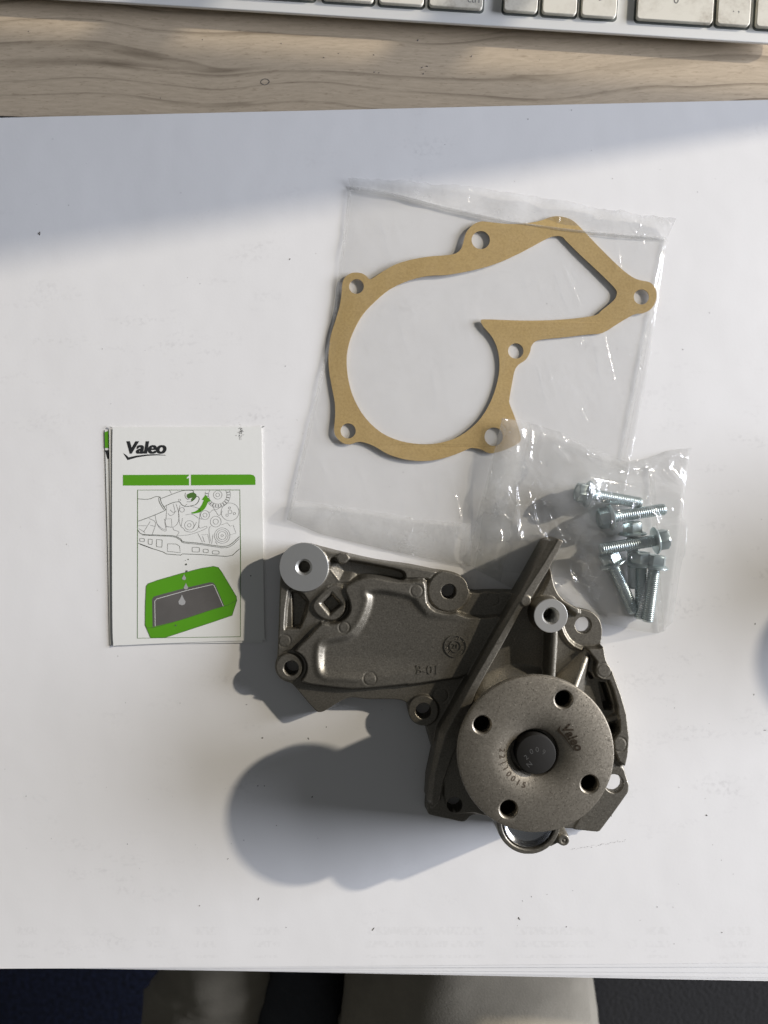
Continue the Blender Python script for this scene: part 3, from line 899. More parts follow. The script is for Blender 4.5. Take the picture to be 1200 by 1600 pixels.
film_sheet('bottom_flap', [[(462, 783), (520, 790), (600, 802), (660, 812), (735, 818)], [(449, 812), (500, 834), (600, 858), (660, 871), (735, 885)]],
           lambda x, y, u, w: 1.2 + 2.6 * math.sin(math.pi * min(1, w * 0.95 + 0.05)) + 0.3 * nz(x, y, 0.1) + 2.2 * max(0, 0.15 - u) * 5, 70, 20, M['film_seal'], bag)

# ------------------------------------------------------------------ bolts
PITCH, RT, LEN = 1.0, 2.95, 26.0
def bolt_shank():
    nA, per = 20, 5
    nx = int(LEN / PITCH * per)
    v, f = [], []
    for i in range(nx + 1):
        x = LEN * i / nx
        for k in range(nA):
            a = 2 * math.pi * k / nA
            ph = (x / PITCH - k / nA) % 1.0
            r = RT - 0.42 * abs(ph * 2 - 1)
            if x < 0.8: r = 2.5
            if x > LEN - 1.0: r = min(r, RT - 0.7 * (x - (LEN - 1.0)))
            v.append((x, r * math.cos(a), r * math.sin(a)))
    for i in range(nx):
        for k in range(nA):
            k2 = (k + 1) % nA
            f.append((i * nA + k, i * nA + k2, (i + 1) * nA + k2, (i + 1) * nA + k))
    f.append(tuple(nx * nA + k for k in range(nA)))
    me = mesh('shank', v, f, True)
    me.set_sharp_from_angle(angle=R(60))
    return me
def bolt_flange():
    v, f = lathe([(2.2, 0.02), (6.1, 0.0), (6.5, 0.3), (6.45, 0.7), (5.7, 1.4), (4.8, 1.7), (3.0, 1.72)], 40)
    me = mesh('flange', [(-z, x, y) for x, y, z in v], f)
    return fix_normals(me, 30)
def bolt_head():
    v, f = [], []
    rings = [(5.0, 1.2, 6), (5.05, 1.3, 6), (5.05, 5.6, 6), (4.3, 6.3, 0), (3.6, 6.3, 0), (3.0, 5.8, 0), (0.01, 5.75, 0)]
    n = 24
    for r, z, hexa in rings:
        for k in range(n):
            a = 2 * math.pi * k / n
            rr = r
            if hexa:
                b = (a + math.pi / 6) % (math.pi / 3) - math.pi / 6
                rr = r * math.cos(math.pi / 6) / math.cos(b)
            v.append((-z, rr * math.cos(a), rr * math.sin(a)))
    for i in range(len(rings) - 1):
        for k in range(n):
            k2 = (k + 1) % n
            f.append((i * n + k, i * n + k2, (i + 1) * n + k2, (i + 1) * n + k))
    return fix_normals(mesh('hex_head', v, f), 28)
me_s, me_f, me_h = bolt_shank(), bolt_flange(), bolt_head()
def make_bolt():
    r = empty('flange_bolt', 0, 0, 0)
    for nm, me in (('shank', me_s), ('flange', me_f), ('hex_head', me_h)):
        o = bpy.data.objects.new(nm, me); col.objects.link(o); o.parent = r
        if not me.materials: me.materials.append(M['zinc'])
    return r
def copy_tree(o):
    c = o.copy(); col.objects.link(c)
    for ch in list(o.children):
        d = ch.copy(); col.objects.link(d); d.parent = c
    return c
bolt0 = make_bolt()
GRP = 'zinc flange bolts heaped in the small clear bag'
blist = [((921, 772), 7.2, (999, 786), 4.6, 0.2, 'zinc bolt at the top of the heap, head left, shank pointing right'),
         ((956, 808), 7.6, (1034, 796.5), 7.2, 0.55, 'second zinc bolt down the heap, head left, shank tilted slightly up to the right'),
         ((989, 836), 6.6, (990.5, 914), 3.4, 0.3, 'zinc bolt half hidden under the crosswise one, shank pointing straight down'),
         ((1023, 845), 12.0, (951, 856), 11.2, 0.9, 'uppermost zinc bolt lying crosswise, head on the right side of the heap'),
         ((958, 882), 6.8, (989.5, 954), 3.4, 0.1, 'zinc bolt slanting down to the right below the tip of the crosswise bolt'),
         ((1023, 888), 9.0, (1012.5, 964), 6.8, 0.5, 'zinc bolt pointing down at the lower right, under the head of the crosswise bolt'),
         ((1002, 884), 6.8, (1001, 963), 3.2, 0.35, 'zinc bolt pointing down, wedged just left of the lower right corner bolt')]
for i, (h, hz, tp, tz, roll, lab) in enumerate(blist):
    o = bolt0 if i == 0 else copy_tree(bolt0)
    a = Vector((*P(*h, hz), hz - 0.55)); b = Vector((*P(*tp, tz), tz - 0.2))
    d = (b - a).normalized()
    q = d.to_track_quat('X', 'Z') @ Matrix.Rotation(roll, 3, 'X').to_quaternion()
    o.location = a * K
    o.rotation_euler = q.to_euler()
    tag(o, lab, 'bolt', GRP)

bag2 = empty('bolt_bag', *P(900, 820), 0)
tag(bag2, 'small crinkled clear plastic bag holding the zinc bolts beside the pump', 'plastic bag')
b2_top = [(782, 655), (830, 663), (872, 676), (915, 697), (975, 722), (1010, 716), (1045, 703), (1078, 700)]
b2_mid = [(757, 775), (805, 780), (850, 790), (900, 800), (950, 808), (990, 812), (1025, 818), (1062, 826)]
b2_bot = [(742, 889), (778, 908), (830, 935), (890, 956), (935, 972), (985, 983), (1026, 990), (1040, 985)]
segs = [((P(*h, 0)), hz, P(*tp, 0), tz) for h, hz, tp, tz, *_ in blist]
def near_bolts(x, y):
    best = 0.0
    for i, (a, az, b, bz) in enumerate(segs):
        dx, dy = b[0] - a[0], b[1] - a[1]
        a2 = (a[0] - dx * 0.26, a[1] - dy * 0.26)
        dx, dy = b[0] - a2[0], b[1] - a2[1]
        t_ = max(0, min(1, ((x - a2[0]) * dx + (y - a2[1]) * dy) / (dx * dx + dy * dy)))
        d = math.hypot(x - a2[0] - dx * t_, y - a2[1] - dy * t_)
        top = (az * (1 - t_) + bz * t_) + (8.6 * (1 - t_) ** 2 + 5.0 * (1 - (1 - t_) ** 2))
        best = max(best, top * math.exp(-max(0, d - 5.5) ** 2 / 60))
    return best
cr2 = creases([((860, 697), (913, 753), 2.8, 1.0), ((873, 680), (920, 710), 3.0, 1.0), ((960, 738), (1072, 706), 3.2, 1.1), ((905, 752), (960, 736), 1.6, 1.2), ((802, 755), (806, 840), 1.6, 1.4),
               ((842, 822), (905, 800), 3.4, 1.9), ((905, 802), (897, 848), 3.0, 1.6), ((858, 858), (902, 872), 3.0, 1.4), ((850, 800), (880, 850), 2.4, 1.5), ((822, 770), (835, 820), 2.0, 1.3), ((868, 835), (893, 838), 2.6, 1.6), ((820, 800), (850, 845), 2.0, 2.0), ((930, 905), (885, 945), 1.6, 1.6), ((870, 900), (960, 925), 1.2, 2.0),
               ((1008, 735), (1030, 980), 1.0, 1.2), ((835, 735), (858, 760), 1.3, 1.2), ((770, 720), (800, 800), 1.2, 2.4), ((990, 975), (1024, 985), 1.6, 1.0), ((880, 715), (1000, 770), 1.2, 2.0)])
gx, gy = P(771, 682)
px0, py0 = P(880, 985)
def b2_z(x, y, u, w):
    e = pin(u, 0.09)
    z = 0.5 + near_bolts(x, y) * min(1, e * 1.5)
    z += 3.2 * math.exp(-((x - gx) ** 2 + (y - gy) ** 2) / 900)
    lift = 3.6 * (1 - u) + 1.2
    z += e * lift * (0.8 + 0.6 * nz(x, y, 0.035, 4))
    wr = 1.6 * max(0, ridge(x + 6 * nz(x, y, .04, 3), y, 0.055, 2.4)) ** 3 + 0.9 * max(0, ridge(x, y + 5 * nz(x, y, .05, 7), 0.11, 9.1)) ** 3 + 0.5 * nz(x, y, 0.2, 1.7)
    z += e * (wr * 0.9 + cr2(x, y)) * (1 - 0.85 * min(1, near_bolts(x, y) / 9))
    return z
def edge2(w): return min(1, w / 0.10)
def b2_up(x, y, u, w): return 0.4 + 3.6 * (1 - u) * (1 - 0.5 * edge2(w)) * 0.6 + (b2_z(x, y, u, w) - 0.4) * edge2(w) + (1 - edge2(w)) * 2.5 * max(0, ridge(x, y, 0.07, 5.5)) ** 2
def b2_lo(x, y, u, w):
    k = min(1, (1 - w) / 0.13)
    return 0.35 + (2.16 * (1 - u) * 0.5) * k + (b2_z(x, y, u, w) - 0.4) * k
film_sheet('front_film', [b2_top, b2_mid, b2_bot], lambda x, y, u, w: b2_up(x, y, u, w * 2) if w < 0.5 else b2_lo(x, y, u, w * 2 - 1), 250, 260, M['film_crinkled'], bag2)
film_sheet('back_film', [b2_top, b2_mid, b2_bot], lambda x, y, u, w: 0.24 + 4.2 * (1 - u) * (1 - u) * min(1, 2 - 2 * w) + 0.08 * nz(x, y, .1), 40, 40, M['film'], bag2)
film_sheet('seal_strip', [[(782, 655), (829, 662)], [(727, 880), (782, 908)]], lambda x, y, u, w: (5.2 - 3.8 * w * w) + 0.5 * nz(x, y, 0.1) + 0.6 * math.sin(u * 5), 18, 60, M['film_seal'], bag2)
film_sheet('side_weld', [[(1012, 728), (1020, 728)], [(1028, 986), (1036, 986)]], lambda x, y, u, w: 1.2 + 0.5 * nz(x, y, 0.2), 3, 50, M['film_seal'], bag2)


# ------------------------------------------------------------------ water pump
AX, AY = P(837, 1178, 50)                      # the shaft axis
pump = empty('water_pump', AX, AY, 0)
tag(pump, 'dark cast metal water pump with a round four-hole pulley flange standing on the white pad', 'water pump')

STEP = 0.26
gxs = np.arange(-58.5, 121, STEP); gys = np.arange(-158, -7, STEP)
GX, GY = np.meshgrid(gxs, gys)
H = np.zeros_like(GX)
BIG = 50.0
def sdf(poly, margin=4.0):
    """signed distance (mm) to a closed polygon, negative inside"""
    p = np.array(poly)
    x0, y0 = p.min(0) - margin; x1, y1 = p.max(0) + margin
    i0, i1 = np.searchsorted(gxs, (x0, x1)); j0, j1 = np.searchsorted(gys, (y0, y1))
    out = np.full(GX.shape, BIG)
    x = GX[j0:j1, i0:i1]; y = GY[j0:j1, i0:i1]
    if x.size == 0: return out
    d2 = np.full(x.shape, 1e9); ins = np.zeros(x.shape, bool)
    for (ax, ay), (bx, by) in zip(p, np.roll(p, -1, 0)):
        ex, ey = bx - ax, by - ay
        l2 = ex * ex + ey * ey
        if l2 < 1e-12: continue
        t_ = np.clip(((x - ax) * ex + (y - ay) * ey) / l2, 0, 1)
        d2 = np.minimum(d2, (x - ax - t_ * ex) ** 2 + (y - ay - t_ * ey) ** 2)
        c = (ay > y) != (by > y)
        if ey: ins ^= c & (x < ex * (y - ay) / ey + ax)
    d = np.sqrt(d2)
    out[j0:j1, i0:i1] = np.where(ins, -d, d)
    return out
def cdist(px, py, r_px, z):
    x, y = P(px, py, z)
    return np.hypot(GX - x, GY - y) - r_px * (D - z) / D / S
def st(d, w, shift=0.0):
    t_ = np.clip(0.5 - (d - shift) / w, 0, 1)
    return t_ * t_ * (3 - 2 * t_)
def lift(d, z, w, shift=0.0):
    global H
    s_ = st(d, w, shift)
    H = H * (1 - s_) + z * s_
def up(d, z, w, shift=0.0):
    global H
    s_ = st(d, w, shift)
    H = np.maximum(H, H * (1 - s_) + z * s_)
def poly(pts, z, n=3): return sdf(smooth_loop(PL(pts, z), n) if n > 1 else PL(pts, z))
def segd(p, q, z):
    ax, ay = P(*p, z); bx, by = P(*q, z)
    ex, ey = bx - ax, by - ay
    t_ = np.clip(((GX - ax) * ex + (GY - ay) * ey) / (ex * ex + ey * ey), 0, 1)
    sg = (GX - ax) * -ey + (GY - ay) * ex
    return np.hypot(GX - ax - t_ * ex, GY - ay - t_ * ey), t_, np.sign(sg)
def ridge_up(p, q, zp, zq, half, slope):
    global H
    d, t_, _ = segd(p, q, (zp + zq) / 2)
    z = zp * (1 - t_) + zq * t_ - np.maximum(0, d - half) * slope - np.minimum(d, half) ** 2 / max(half, .1) * 0.35
    H = np.maximum(H, z)
def groove(px, py, r, z, dep=0.28, w=0.45):
    global H
    d = np.abs(cdist(px, py, r, z))
    H = H - dep * np.clip(1 - d / w, 0, 1)

def z1(zx, zy): return (400 + zx / 3.75, 820 + zy / 3.75)
def Z1(l): return [z1(*p) for p in l]
def Z2(l): return [(640 + x * .3, 820 + y * .3) for x, y in l]
def Z3(l): return [(640 + x * .3, 1030 + y * .3) for x, y in l]
def Z4(l): return [(830 + x / 6.153, 940 + y / 6.153) for x, y in l]

# flat flange that meets the engine
base_px = [(437, 892), (434, 940), (432, 1000), (430, 1030), (429, 1046), (436, 1060), (448, 1066), (458, 1074), (474, 1093), (491, 1112), (499, 1115.5), (509, 1113), (528, 1101), (548, 1092.5), (573, 1095),
           (600, 1095), (622, 1096), (634, 1101), (637, 1112), (641, 1125), (650, 1132), (664, 1137), (668, 1150), (679, 1186), (682, 1196), (672, 1222), (667, 1230), (666, 1250), (665, 1264), (667, 1273), (676, 1277),
           (700, 1282), (721, 1286.5), (730, 1284), (739, 1276), (760, 1277), (800, 1292), (850, 1296), (895, 1297), (934, 1301), (942, 1296), (958, 1273), (982, 1239), (984, 1230), (983, 1222), (977, 1200), (980, 1180),
           (982.5, 1150), (979, 1115), (970, 1084), (958, 1051), (946, 1030), (943, 1006), (940, 985), (937, 970), (929, 959), (919, 953.5), (901, 949), (889, 943), (874, 928), (863, 910), (859, 888), (857, 868), (846, 880), (826, 906),
           (812, 922.5), (790, 923), (766, 923), (735, 923), (728, 908), (718, 899), (700, 893.5), (676, 890), (640, 882.5), (587, 875), (533, 863), (501, 855), (475, 850), (450, 866)]
def base_z(x, y):
    if x > 925 and 990 < y < 1192: return 13.0
    return 8.0
dbase = sdf(smooth_loop([P(x, y, base_z(x, y)) for x, y in base_px], 3))
lift(dbase, 8.0, 0.9, -0.45)
# left wing: upper field
up(poly([(437, 885), (433, 1000), (432, 1030), (452, 1020), (500, 975), (540, 950), (560, 905), (665, 905), (735, 930), (700, 894), (640, 884), (533, 865), (495, 856), (455, 862)], 9.2, 1), 9.2, 1.0, -0.4)
# raised water passage
body = Z1([(214, 742), (300, 650), (380, 567), (432, 574), (490, 560), (533, 520), (542, 480), (530, 430), (512, 385), (520, 355), (560, 330), (620, 305), (700, 300), (800, 320), (900, 325), (985, 318)]) \
     + Z2([(95, 330), (100, 400), (140, 440), (205, 452), (245, 450), (300, 470), (400, 476), (490, 476), (430, 600), (340, 760), (270, 800), (230, 808), (0, 842)]) \
     + Z1([(880, 945), (700, 963), (560, 970), (400, 955), (260, 928), (276, 860), (262, 795)])
dbody = poly(body, 11.4, 2)
up(dbody, 11.6, 1.9, -0.5)
# shallow bowl inside it, steep along its left S-curve and fading out to the right
bowl = Z1([(655, 395), (664, 425), (655, 480), (625, 560), (570, 640), (500, 668), (420, 684), (385, 710), (378, 790), (386, 850), (420, 876), (520, 880), (700, 890), (900, 860), (1150, 790), (1250, 600), (1150, 545),
           (1000, 520), (930, 430), (820, 400), (720, 385)])
db = poly(bowl, 11, 2)
depth = 2.6 * st(db, 2.9, -0.6)
xf, _ = P(745, 1000, 11); xs0, _ = P(545, 1000, 11)
sm = lambda a: np.clip(a, 0, 1) ** 2 * (3 - 2 * np.clip(a, 0, 1))
fade = (1 - sm((GX - xs0) / (xf - xs0))) * sm((GY - P(500, 1068, 11)[1]) / 14.0)
depth = depth * fade
for _ in range(14):
    dp_ = np.pad(depth, 1, mode='edge')
    depth = (dp_[1:-1, 1:-1] * 2 + dp_[:-2, 1:-1] + dp_[2:, 1:-1] + dp_[1:-1, :-2] + dp_[1:-1, 2:]) / 6
H = H - depth
# rolled lip outside the S-curve
H = H + 0.45 * np.exp(-((db - 1.6) / 1.5) ** 2) * (dbody < -0.5) * np.clip(1 - (GX - xs0) / 14, 0, 1)
# spot faces and bosses of the left wing
lift(cdist(701, 923, 34.5, 9), 9.5, 0.5)
groove(701, 923, 33.5, 9.5, 0.9, 0.6)
up(cdist(475, 886, 38.5, 10.5), 10.5, 0.7, -0.2)
lift(cdist(454, 1042, 26, 9.5), 8.6, 0.8)
up(cdist(452, 1042, 22, 10), 10.2, 0.7, -0.2)
lift(cdist(661, 1110, 25, 9), 9.4, 0.6, -0.2)
# pockets
lift(poly(Z1([(436, 215), (452, 192), (500, 205), (560, 213), (700, 238), (840, 268), (872, 298), (852, 322), (780, 312), (650, 296), (570, 318), (510, 336), (478, 318), (434, 262)]), 9, 3), 4.2, 1.3)
lift(cdist(535.5, 871, 10, 9.4), 9.6, 0.6)
ridge_up(*Z1([(432, 262), (486, 332)]), 9.3, 9.3, 0.5, 1.3)
ridge_up(*Z1([(486, 332), (545, 330)]), 9.3, 9.3, 0.5, 1.3)
lift(poly(Z1([(192, 382), (242, 388), (308, 452), (265, 590), (240, 606), (184, 608), (170, 590)]), 9, 2), 6.6, 1.0)
lift(poly(Z1([(210, 395), (242, 398), (296, 455), (258, 588), (215, 596)]), 8, 1), 4.6, 0.9)
up(poly(Z1([(330, 470), (380, 400), (450, 350), (520, 370), (530, 440), (520, 510), (470, 556), (420, 560), (360, 530)]), 10, 3), 10.4, 1.4)
lift(poly(Z1([(372, 457), (445, 392), (508, 465), (432, 530)]), 10, 1), 9.6, 0.7)
lift(poly(Z1([(388, 458), (444, 408), (494, 466), (436, 514)]), 9, 1), 6.2, 0.8)
for x, y, r, z in ((651, 923, 9.5, 11), (538, 980, 8.5, 11), (445, 1001, 9.5, 9), (578, 1060, 10, 11), (771, 937, 10, 9), (689, 1087, 11.5, 9)):
    groove(x, y, r, z)
# right hand body: floor, rim, hub
up(poly([(857, 862), (846, 885), (812, 925), (770, 1000), (720, 1100), (690, 1200), (700, 1270), (740, 1272), (860, 1290), (975, 1195), (977, 1120), (955, 1060), (925, 1010), (890, 985), (880, 945), (864, 915)], 9.5, 2), 9.6, 1.4, -0.6)
rim = [(943, 1012)] + Z4([(625, 352), (585, 395), (540, 440), (560, 480), (600, 530), (636, 575), (625, 620), (622, 680), (640, 720), (680, 745), (750, 752), (790, 850), (830, 1000), (832, 1070), (848, 1130), (848, 1230), (822, 1285), (790, 1330), (800, 1420)]) \
    + [(966, 1188), (976, 1196), (980, 1180), (982, 1150), (978.5, 1115), (970, 1085), (958, 1052), (948, 1032)]
up(poly(rim, 13, 1), 13.6, 0.9, 0.40)
up(cdist(943.8, 1047, 13.0, 13), 13.6, 0.8)
H = H - 1.0 * st(np.abs(dbase), 1.8) * 0
lift(cdist(911, 977, 33, 9), 9.0, 1.0)
lift(poly([(889, 943), (901, 949), (919, 953.5), (937, 968), (943, 1004), (915, 1010), (893, 1000), (880, 975)], 9, 2), 9.0, 0.8)
lift(poly(Z4([(530, 700), (560, 640), (610, 690), (640, 745), (690, 765), (745, 765), (780, 860), (822, 1000), (822, 1075), (700, 1075), (690, 1040), (655, 870), (640, 780), (560, 770)]), 12.5, 1), 2.0, 0.9, -1.5)
lift(poly(Z4([(775, 1180), (835, 1180), (838, 1240), (800, 1275), (770, 1250)]), 12.5, 2), 1.5, 0.8, -0.2)
lift(poly([(895, 1297), (934, 1301), (958, 1273), (982, 1239), (984, 1226), (976, 1202), (962, 1192), (940, 1215), (915, 1260)], 8.5, 1), 8.4, 0.9)
RR = np.hypot(GX - AX, GY - AY)
H = np.maximum(H, np.where(RR < 34, 9.6 + np.clip(30 - np.maximum(RR, 17), 0, 60) ** 1.25 * 0.62, 0))
H = np.maximum(H, 40 * st(RR - 21.5, 1.5))
H = np.maximum(H, 43.5 * st(RR - 17, 1.5))
# gusset walls by the fin tip, ribs
up(poly([(860, 880), (858, 900), (846, 925), (832, 945), (866, 935), (900, 962), (905, 950), (880, 935), (868, 915)], 11, 2), 11.5, 1.6)
ridge_up((866, 985), (862, 1075), 18.5, 17.5, 1.6, 5.0)
ridge_up(*Z4([(562, 530), (380, 850)]), 12.0, 21.0, 1.2, 1.55)
arc = [(877, 980), (881, 991), (888, 1002), (897, 1010), (908, 1015)]
for p_, q_ in zip(arc[:-1], arc[1:]): ridge_up(p_, q_, 10.7, 10.7, 0.4, 1.3)
ridge_up(*Z4([(740, 1145), (835, 1110)]), 11.5, 12.5, 1.0, 1.8)
# fin
fl_ = Z2([(722, 78), (650, 205), (575, 340), (500, 465), (420, 600), (330, 762), (235, 930)]) + Z3([(150, 380), (120, 520), (92, 655), (86, 760), (118, 815)])
fr_ = Z3([(165, 770), (185, 650), (230, 520), (262, 440), (300, 335)]) + Z2([(345, 890), (420, 752), (500, 610), (590, 440), (640, 380), (720, 245), (804, 88), (794, 72), (768, 64)])
dfin = poly(fl_ + fr_, 18, 1)
rp = Z2([(772, 66), (690, 205), (600, 345), (470, 575), (330, 818)]) + Z3([(185, 400), (135, 600), (120, 760)])
dr = np.full(GX.shape, 1e9); sg = np.zeros(GX.shape); zr = np.zeros(GX.shape)
zs = [20.5, 20, 19.5, 18.2, 17.6, 17, 15.5, 12.5]
for i in range(len(rp) - 1):
    d, t_, s_ = segd(rp[i], rp[i + 1], 18)
    m_ = d < dr
    dr = np.where(m_, d, dr); sg = np.where(m_, s_, sg); zr = np.where(m_, zs[i] * (1 - t_) + zs[i + 1] * t_, zr)
zf = zr - np.where(sg < 0, dr * 1.5, dr * 0.10)
s_ = st(dfin, 1.0, -0.2)
H = np.maximum(H, H * (1 - s_) + zf * s_)
up(cdist(821.5, 939, 8.8, 19), 19.6, 0.6)
# threaded boss on its column
up(cdist(860, 962, 24.5, 20), 18.0, 1.4)
up(cdist(860, 962, 26.3, 22), 21.9, 0.6)
for x, y, r, z in ((943.8, 1047, 11, 13.6), (967, 1162, 11, 13)):
    groove(x, y, r, z)
# outlet stub below the flange
lob = np.minimum(cdist(826, 1285, 53.5, 36), cdist(881, 1313, 12.5, 34))
NECK = [(856, 1294), (880, 1301), (882, 1318), (858, 1330)]
lob = np.minimum(lob, poly(NECK, 34, 1))
dall = np.minimum(np.minimum(dbase, lob), dfin + 0.15)
lift(cdist(826, 1285, 53.5, 36), 36.0, 1.2, -0.5)
up(cdist(881, 1313, 12.5, 34), 33.5, 0.9, -0.4)
up(poly(NECK, 34, 1), 32.5, 0.9, -0.4)
groove(881, 1313, 3, 33.5, 0.4, 0.5)
lift(cdist(826, 1285, 40.5, 36), 31.0, 0.8)
# slight softening, as a casting has
for _ in range(2):
    Hp = np.pad(H, 1, mode='edge')
    H = (Hp[1:-1, 1:-1] * 4 + Hp[:-2, 1:-1] + Hp[2:, 1:-1] + Hp[1:-1, :-2] + Hp[1:-1, 2:]) / 8
# holes
cut = np.full(GX.shape, BIG)
for x, y, r, z in ((454.7, 1044, 11.3, 10.2), (701, 924, 11.2, 9.5), (661.5, 1110.7, 12, 9.4), (911, 976.5, 12.3, 9), (710, 1256, 11.6, 8.5), (959, 1224, 14, 8.4)):
    d = cdist(x, y, r, z)
    lift(d, 0.0, 0.5, -0.1)
    cut = np.minimum(cut, d)
lift(cdist(475, 885.5, 12.5, 10.5), 1.5, 0.5)
lift(cdist(860.5, 962, 13, 22), 6, 0.5)
keep = (dall < 0.25) & (cut > -0.35)
fk = keep[:-1, :-1] & keep[1:, :-1] & keep[:-1, 1:] & keep[1:, 1:]
idx = np.full(GX.shape, -1, np.int64)
used = np.zeros(GX.shape, bool)
used[:-1, :-1] |= fk; used[1:, :-1] |= fk; used[:-1, 1:] |= fk; used[1:, 1:] |= fk
idx[used] = np.arange(used.sum())
LIFT = 0.45
# the outermost ring of points is drawn onto the true outline and down to the pad, so walls end cleanly
nf = np.zeros(GX.shape, int)
nf[:-1, :-1] += fk; nf[1:, :-1] += fk; nf[:-1, 1:] += fk; nf[1:, 1:] += fk
edge_v = used & (nf < 4)
XX, YY, ZZ = GX.copy(), GY.copy(), H + LIFT
for field, target, sel in ((dall, 0.10, edge_v & (dall > -0.6)), (cut, -0.12, edge_v & (dall <= -0.6))):
    gy_, gx_ = np.gradient(field, STEP)
    g2 = np.maximum(gx_ ** 2 + gy_ ** 2, 0.25)
    k_ = np.clip((field - target) / g2, -0.5, 0.5)
    XX = np.where(sel, GX - k_ * gx_, XX); YY = np.where(sel, GY - k_ * gy_, YY)
# the two right-hand lugs get an added gap below, letting sun into their holes
lx, ly = P(893, 1008, 8); lx2, ly2 = P(932, 1196, 8)
ear = ((GX > lx) & (GY > ly)) | ((GX > lx2) & (GY < ly2))
ZZ = np.where(edge_v, np.where(ear, 4.6, 0.04), np.where(ear, np.maximum(ZZ, 4.6), ZZ))
co = np.stack([XX[used], YY[used], ZZ[used]], 1) * K
jj, ii = np.nonzero(fk)
quads = np.stack([idx[jj, ii], idx[jj, ii + 1], idx[jj + 1, ii + 1], idx[jj + 1, ii]], 1)
me = bpy.data.meshes.new('housing')
me.vertices.add(len(co)); me.vertices.foreach_set('co', co.ravel())
me.loops.add(quads.size); me.loops.foreach_set('vertex_index', quads.ravel())
me.polygons.add(len(quads)); me.polygons.foreach_set('loop_start', np.arange(0, quads.size, 4))
me.polygons.foreach_set('use_smooth', np.ones(len(quads), bool))
me.update(calc_edges=True); me.validate()
link('housing', me, M['cast'], pump)

def add_lathe(name, prof, cx, cy, mat, n=64, angle=30, dz=LIFT):
    v, f = lathe(prof, n, cx, cy)
    me = mesh(name, [(x, y, z + dz) for x, y, z in v], f)
    return link(name, fix_normals(me, angle), mat, pump)
bx, by = P(475, 886, 10.6)
add_lathe('machined_boss', [(2.85, 2), (2.85, 9.2), (4.0, 10.62), (11.45, 10.62), (11.6, 10.4), (11.6, 9.0)], bx, by, M['machined'])
bx, by = P(860.3, 962, 22)
add_lathe('threaded_boss', [(2.9, 6.5)] + [q for i in range(12) for q in ((2.95, 7 + i * 1.1), (3.3, 7.55 + i * 1.1))] + [(3.2, 20.6), (4.05, 22.05), (7.55, 22.05), (7.7, 21.9), (7.7, 20.5)], bx, by, M['machined_b'])
bx, by = P(826, 1285, 36)
add_lathe('core_plug', [(11.1, 31.2), (11.1, 35.3), (10.8, 35.6), (10.45, 35.2), (10.1, 33.6), (9.5, 32.5), (8.5, 32.2), (0.01, 32.1)], bx, by, M['plug'])

# pulley flange, drilled with four holes
def solid(prof, n, cx, cy):
    v, f = lathe(prof, n, cx, cy, close=True)
    bm = bmesh.new()
    vs = [bm.verts.new(p) for p in v]
    for q in f: bm.faces.new([vs[i] for i in q])
    bmesh.ops.remove_doubles(bm, verts=bm.verts, dist=1e-5)
    bmesh.ops.recalc_face_normals(bm, faces=bm.faces)
    me = bpy.data.meshes.new('t'); bm.to_mesh(me); bm.free()
    return me
fprof = [(8.5, 40.5), (14.5, 41.5), (17, 44.5), (20, 46.0), (32.6, 46.0), (33.1, 46.5), (33.1, 49.35), (32.9, 49.8), (32.4, 50.0), (20, 50.0), (19.5, 50.0), (18.0, 49.92), (16.0, 49.66), (14.0, 49.22), (12.4, 48.7), (11.2, 48.2), (10.3, 47.6), (9.9, 46.8), (9.8, 43.5), (8.5, 43.4), (8.5, 41)]
FR, FZ = [9.9, 10.3, 11.2, 12.4, 14.0, 16.0, 18.0, 19.5, 30], [46.8, 47.6, 48.2, 48.7, 49.22, 49.66, 49.92, 50, 50]
def on_flange(v, h): return [(x, y, float(np.interp(math.hypot(x - AX, y - AY), FR, FZ)) + LIFT + h) for x, y, *_ in v]
fm = solid(fprof, 128, AX, AY)
fo = bpy.data.objects.new('t', fm); col.objects.link(fo)
cutters = []
for px, py in ((751.6, 1131), (879, 1094.5), (922.5, 1225.5), (794.5, 1263.5)):
    x, y = P(px, py, 50)
    d = math.hypot(x - AX, y - AY); a = math.atan2(y - AY, x - AX)
    cm = solid([(0.001, 44), (3.55, 44), (3.55, 49.1), (3.75, 49.55), (4.6, 50.35), (0.001, 50.35)], 40, AX + 25.9 * math.cos(a), AY + 25.9 * math.sin(a))
    c_ = bpy.data.objects.new('t', cm); col.objects.link(c_); cutters.append(c_)
    md = fo.modifiers.new('b', 'BOOLEAN'); md.operation = 'DIFFERENCE'; md.object = c_; md.solver = 'EXACT'
dg = bpy.context.evaluated_depsgraph_get()
fme = bpy.data.meshes.new_from_object(fo.evaluated_get(dg))
for o in [fo] + cutters: bpy.data.objects.remove(o)
fme.name = 'pulley_flange'
fme.transform(Matrix.Translation((0, 0, LIFT)))
fme.transform(Matrix.Scale(K, 4))
fme.polygons.foreach_set('use_smooth', [True] * len(fme.polygons))
fme.set_sharp_from_angle(angle=R(24))
fl = link('pulley_flange', fme, M['flange'], pump)
for px, py in ((751.6, 1131), (879, 1094.5), (922.5, 1225.5), (794.5, 1263.5)):  # added unseen blind cups that keep light out of the flange holes
    x, y = P(px, py, 50)
    a = math.atan2(y - AY, x - AX)
    x, y = AX + 25.9 * math.cos(a), AY + 25.9 * math.sin(a)
    v, f = lathe([(0.01, 36.2), (3.7, 36.2), (3.7, 46.3), (5.2, 46.3), (5.2, 35.5), (0.01, 35.5)], 32, x, y)
    link('hole_shade_cup', fix_normals(mesh('hole_shade_cup', [(p, q, z + LIFT) for p, q, z in v], f), 30), M['shaft'], fl)
sh = add_lathe('shaft', [(8.45, 20), (8.45, 49.9), (8.2, 50.4), (7.9, 50.5), (0.01, 50.5)], AX, AY, M['shaft'])

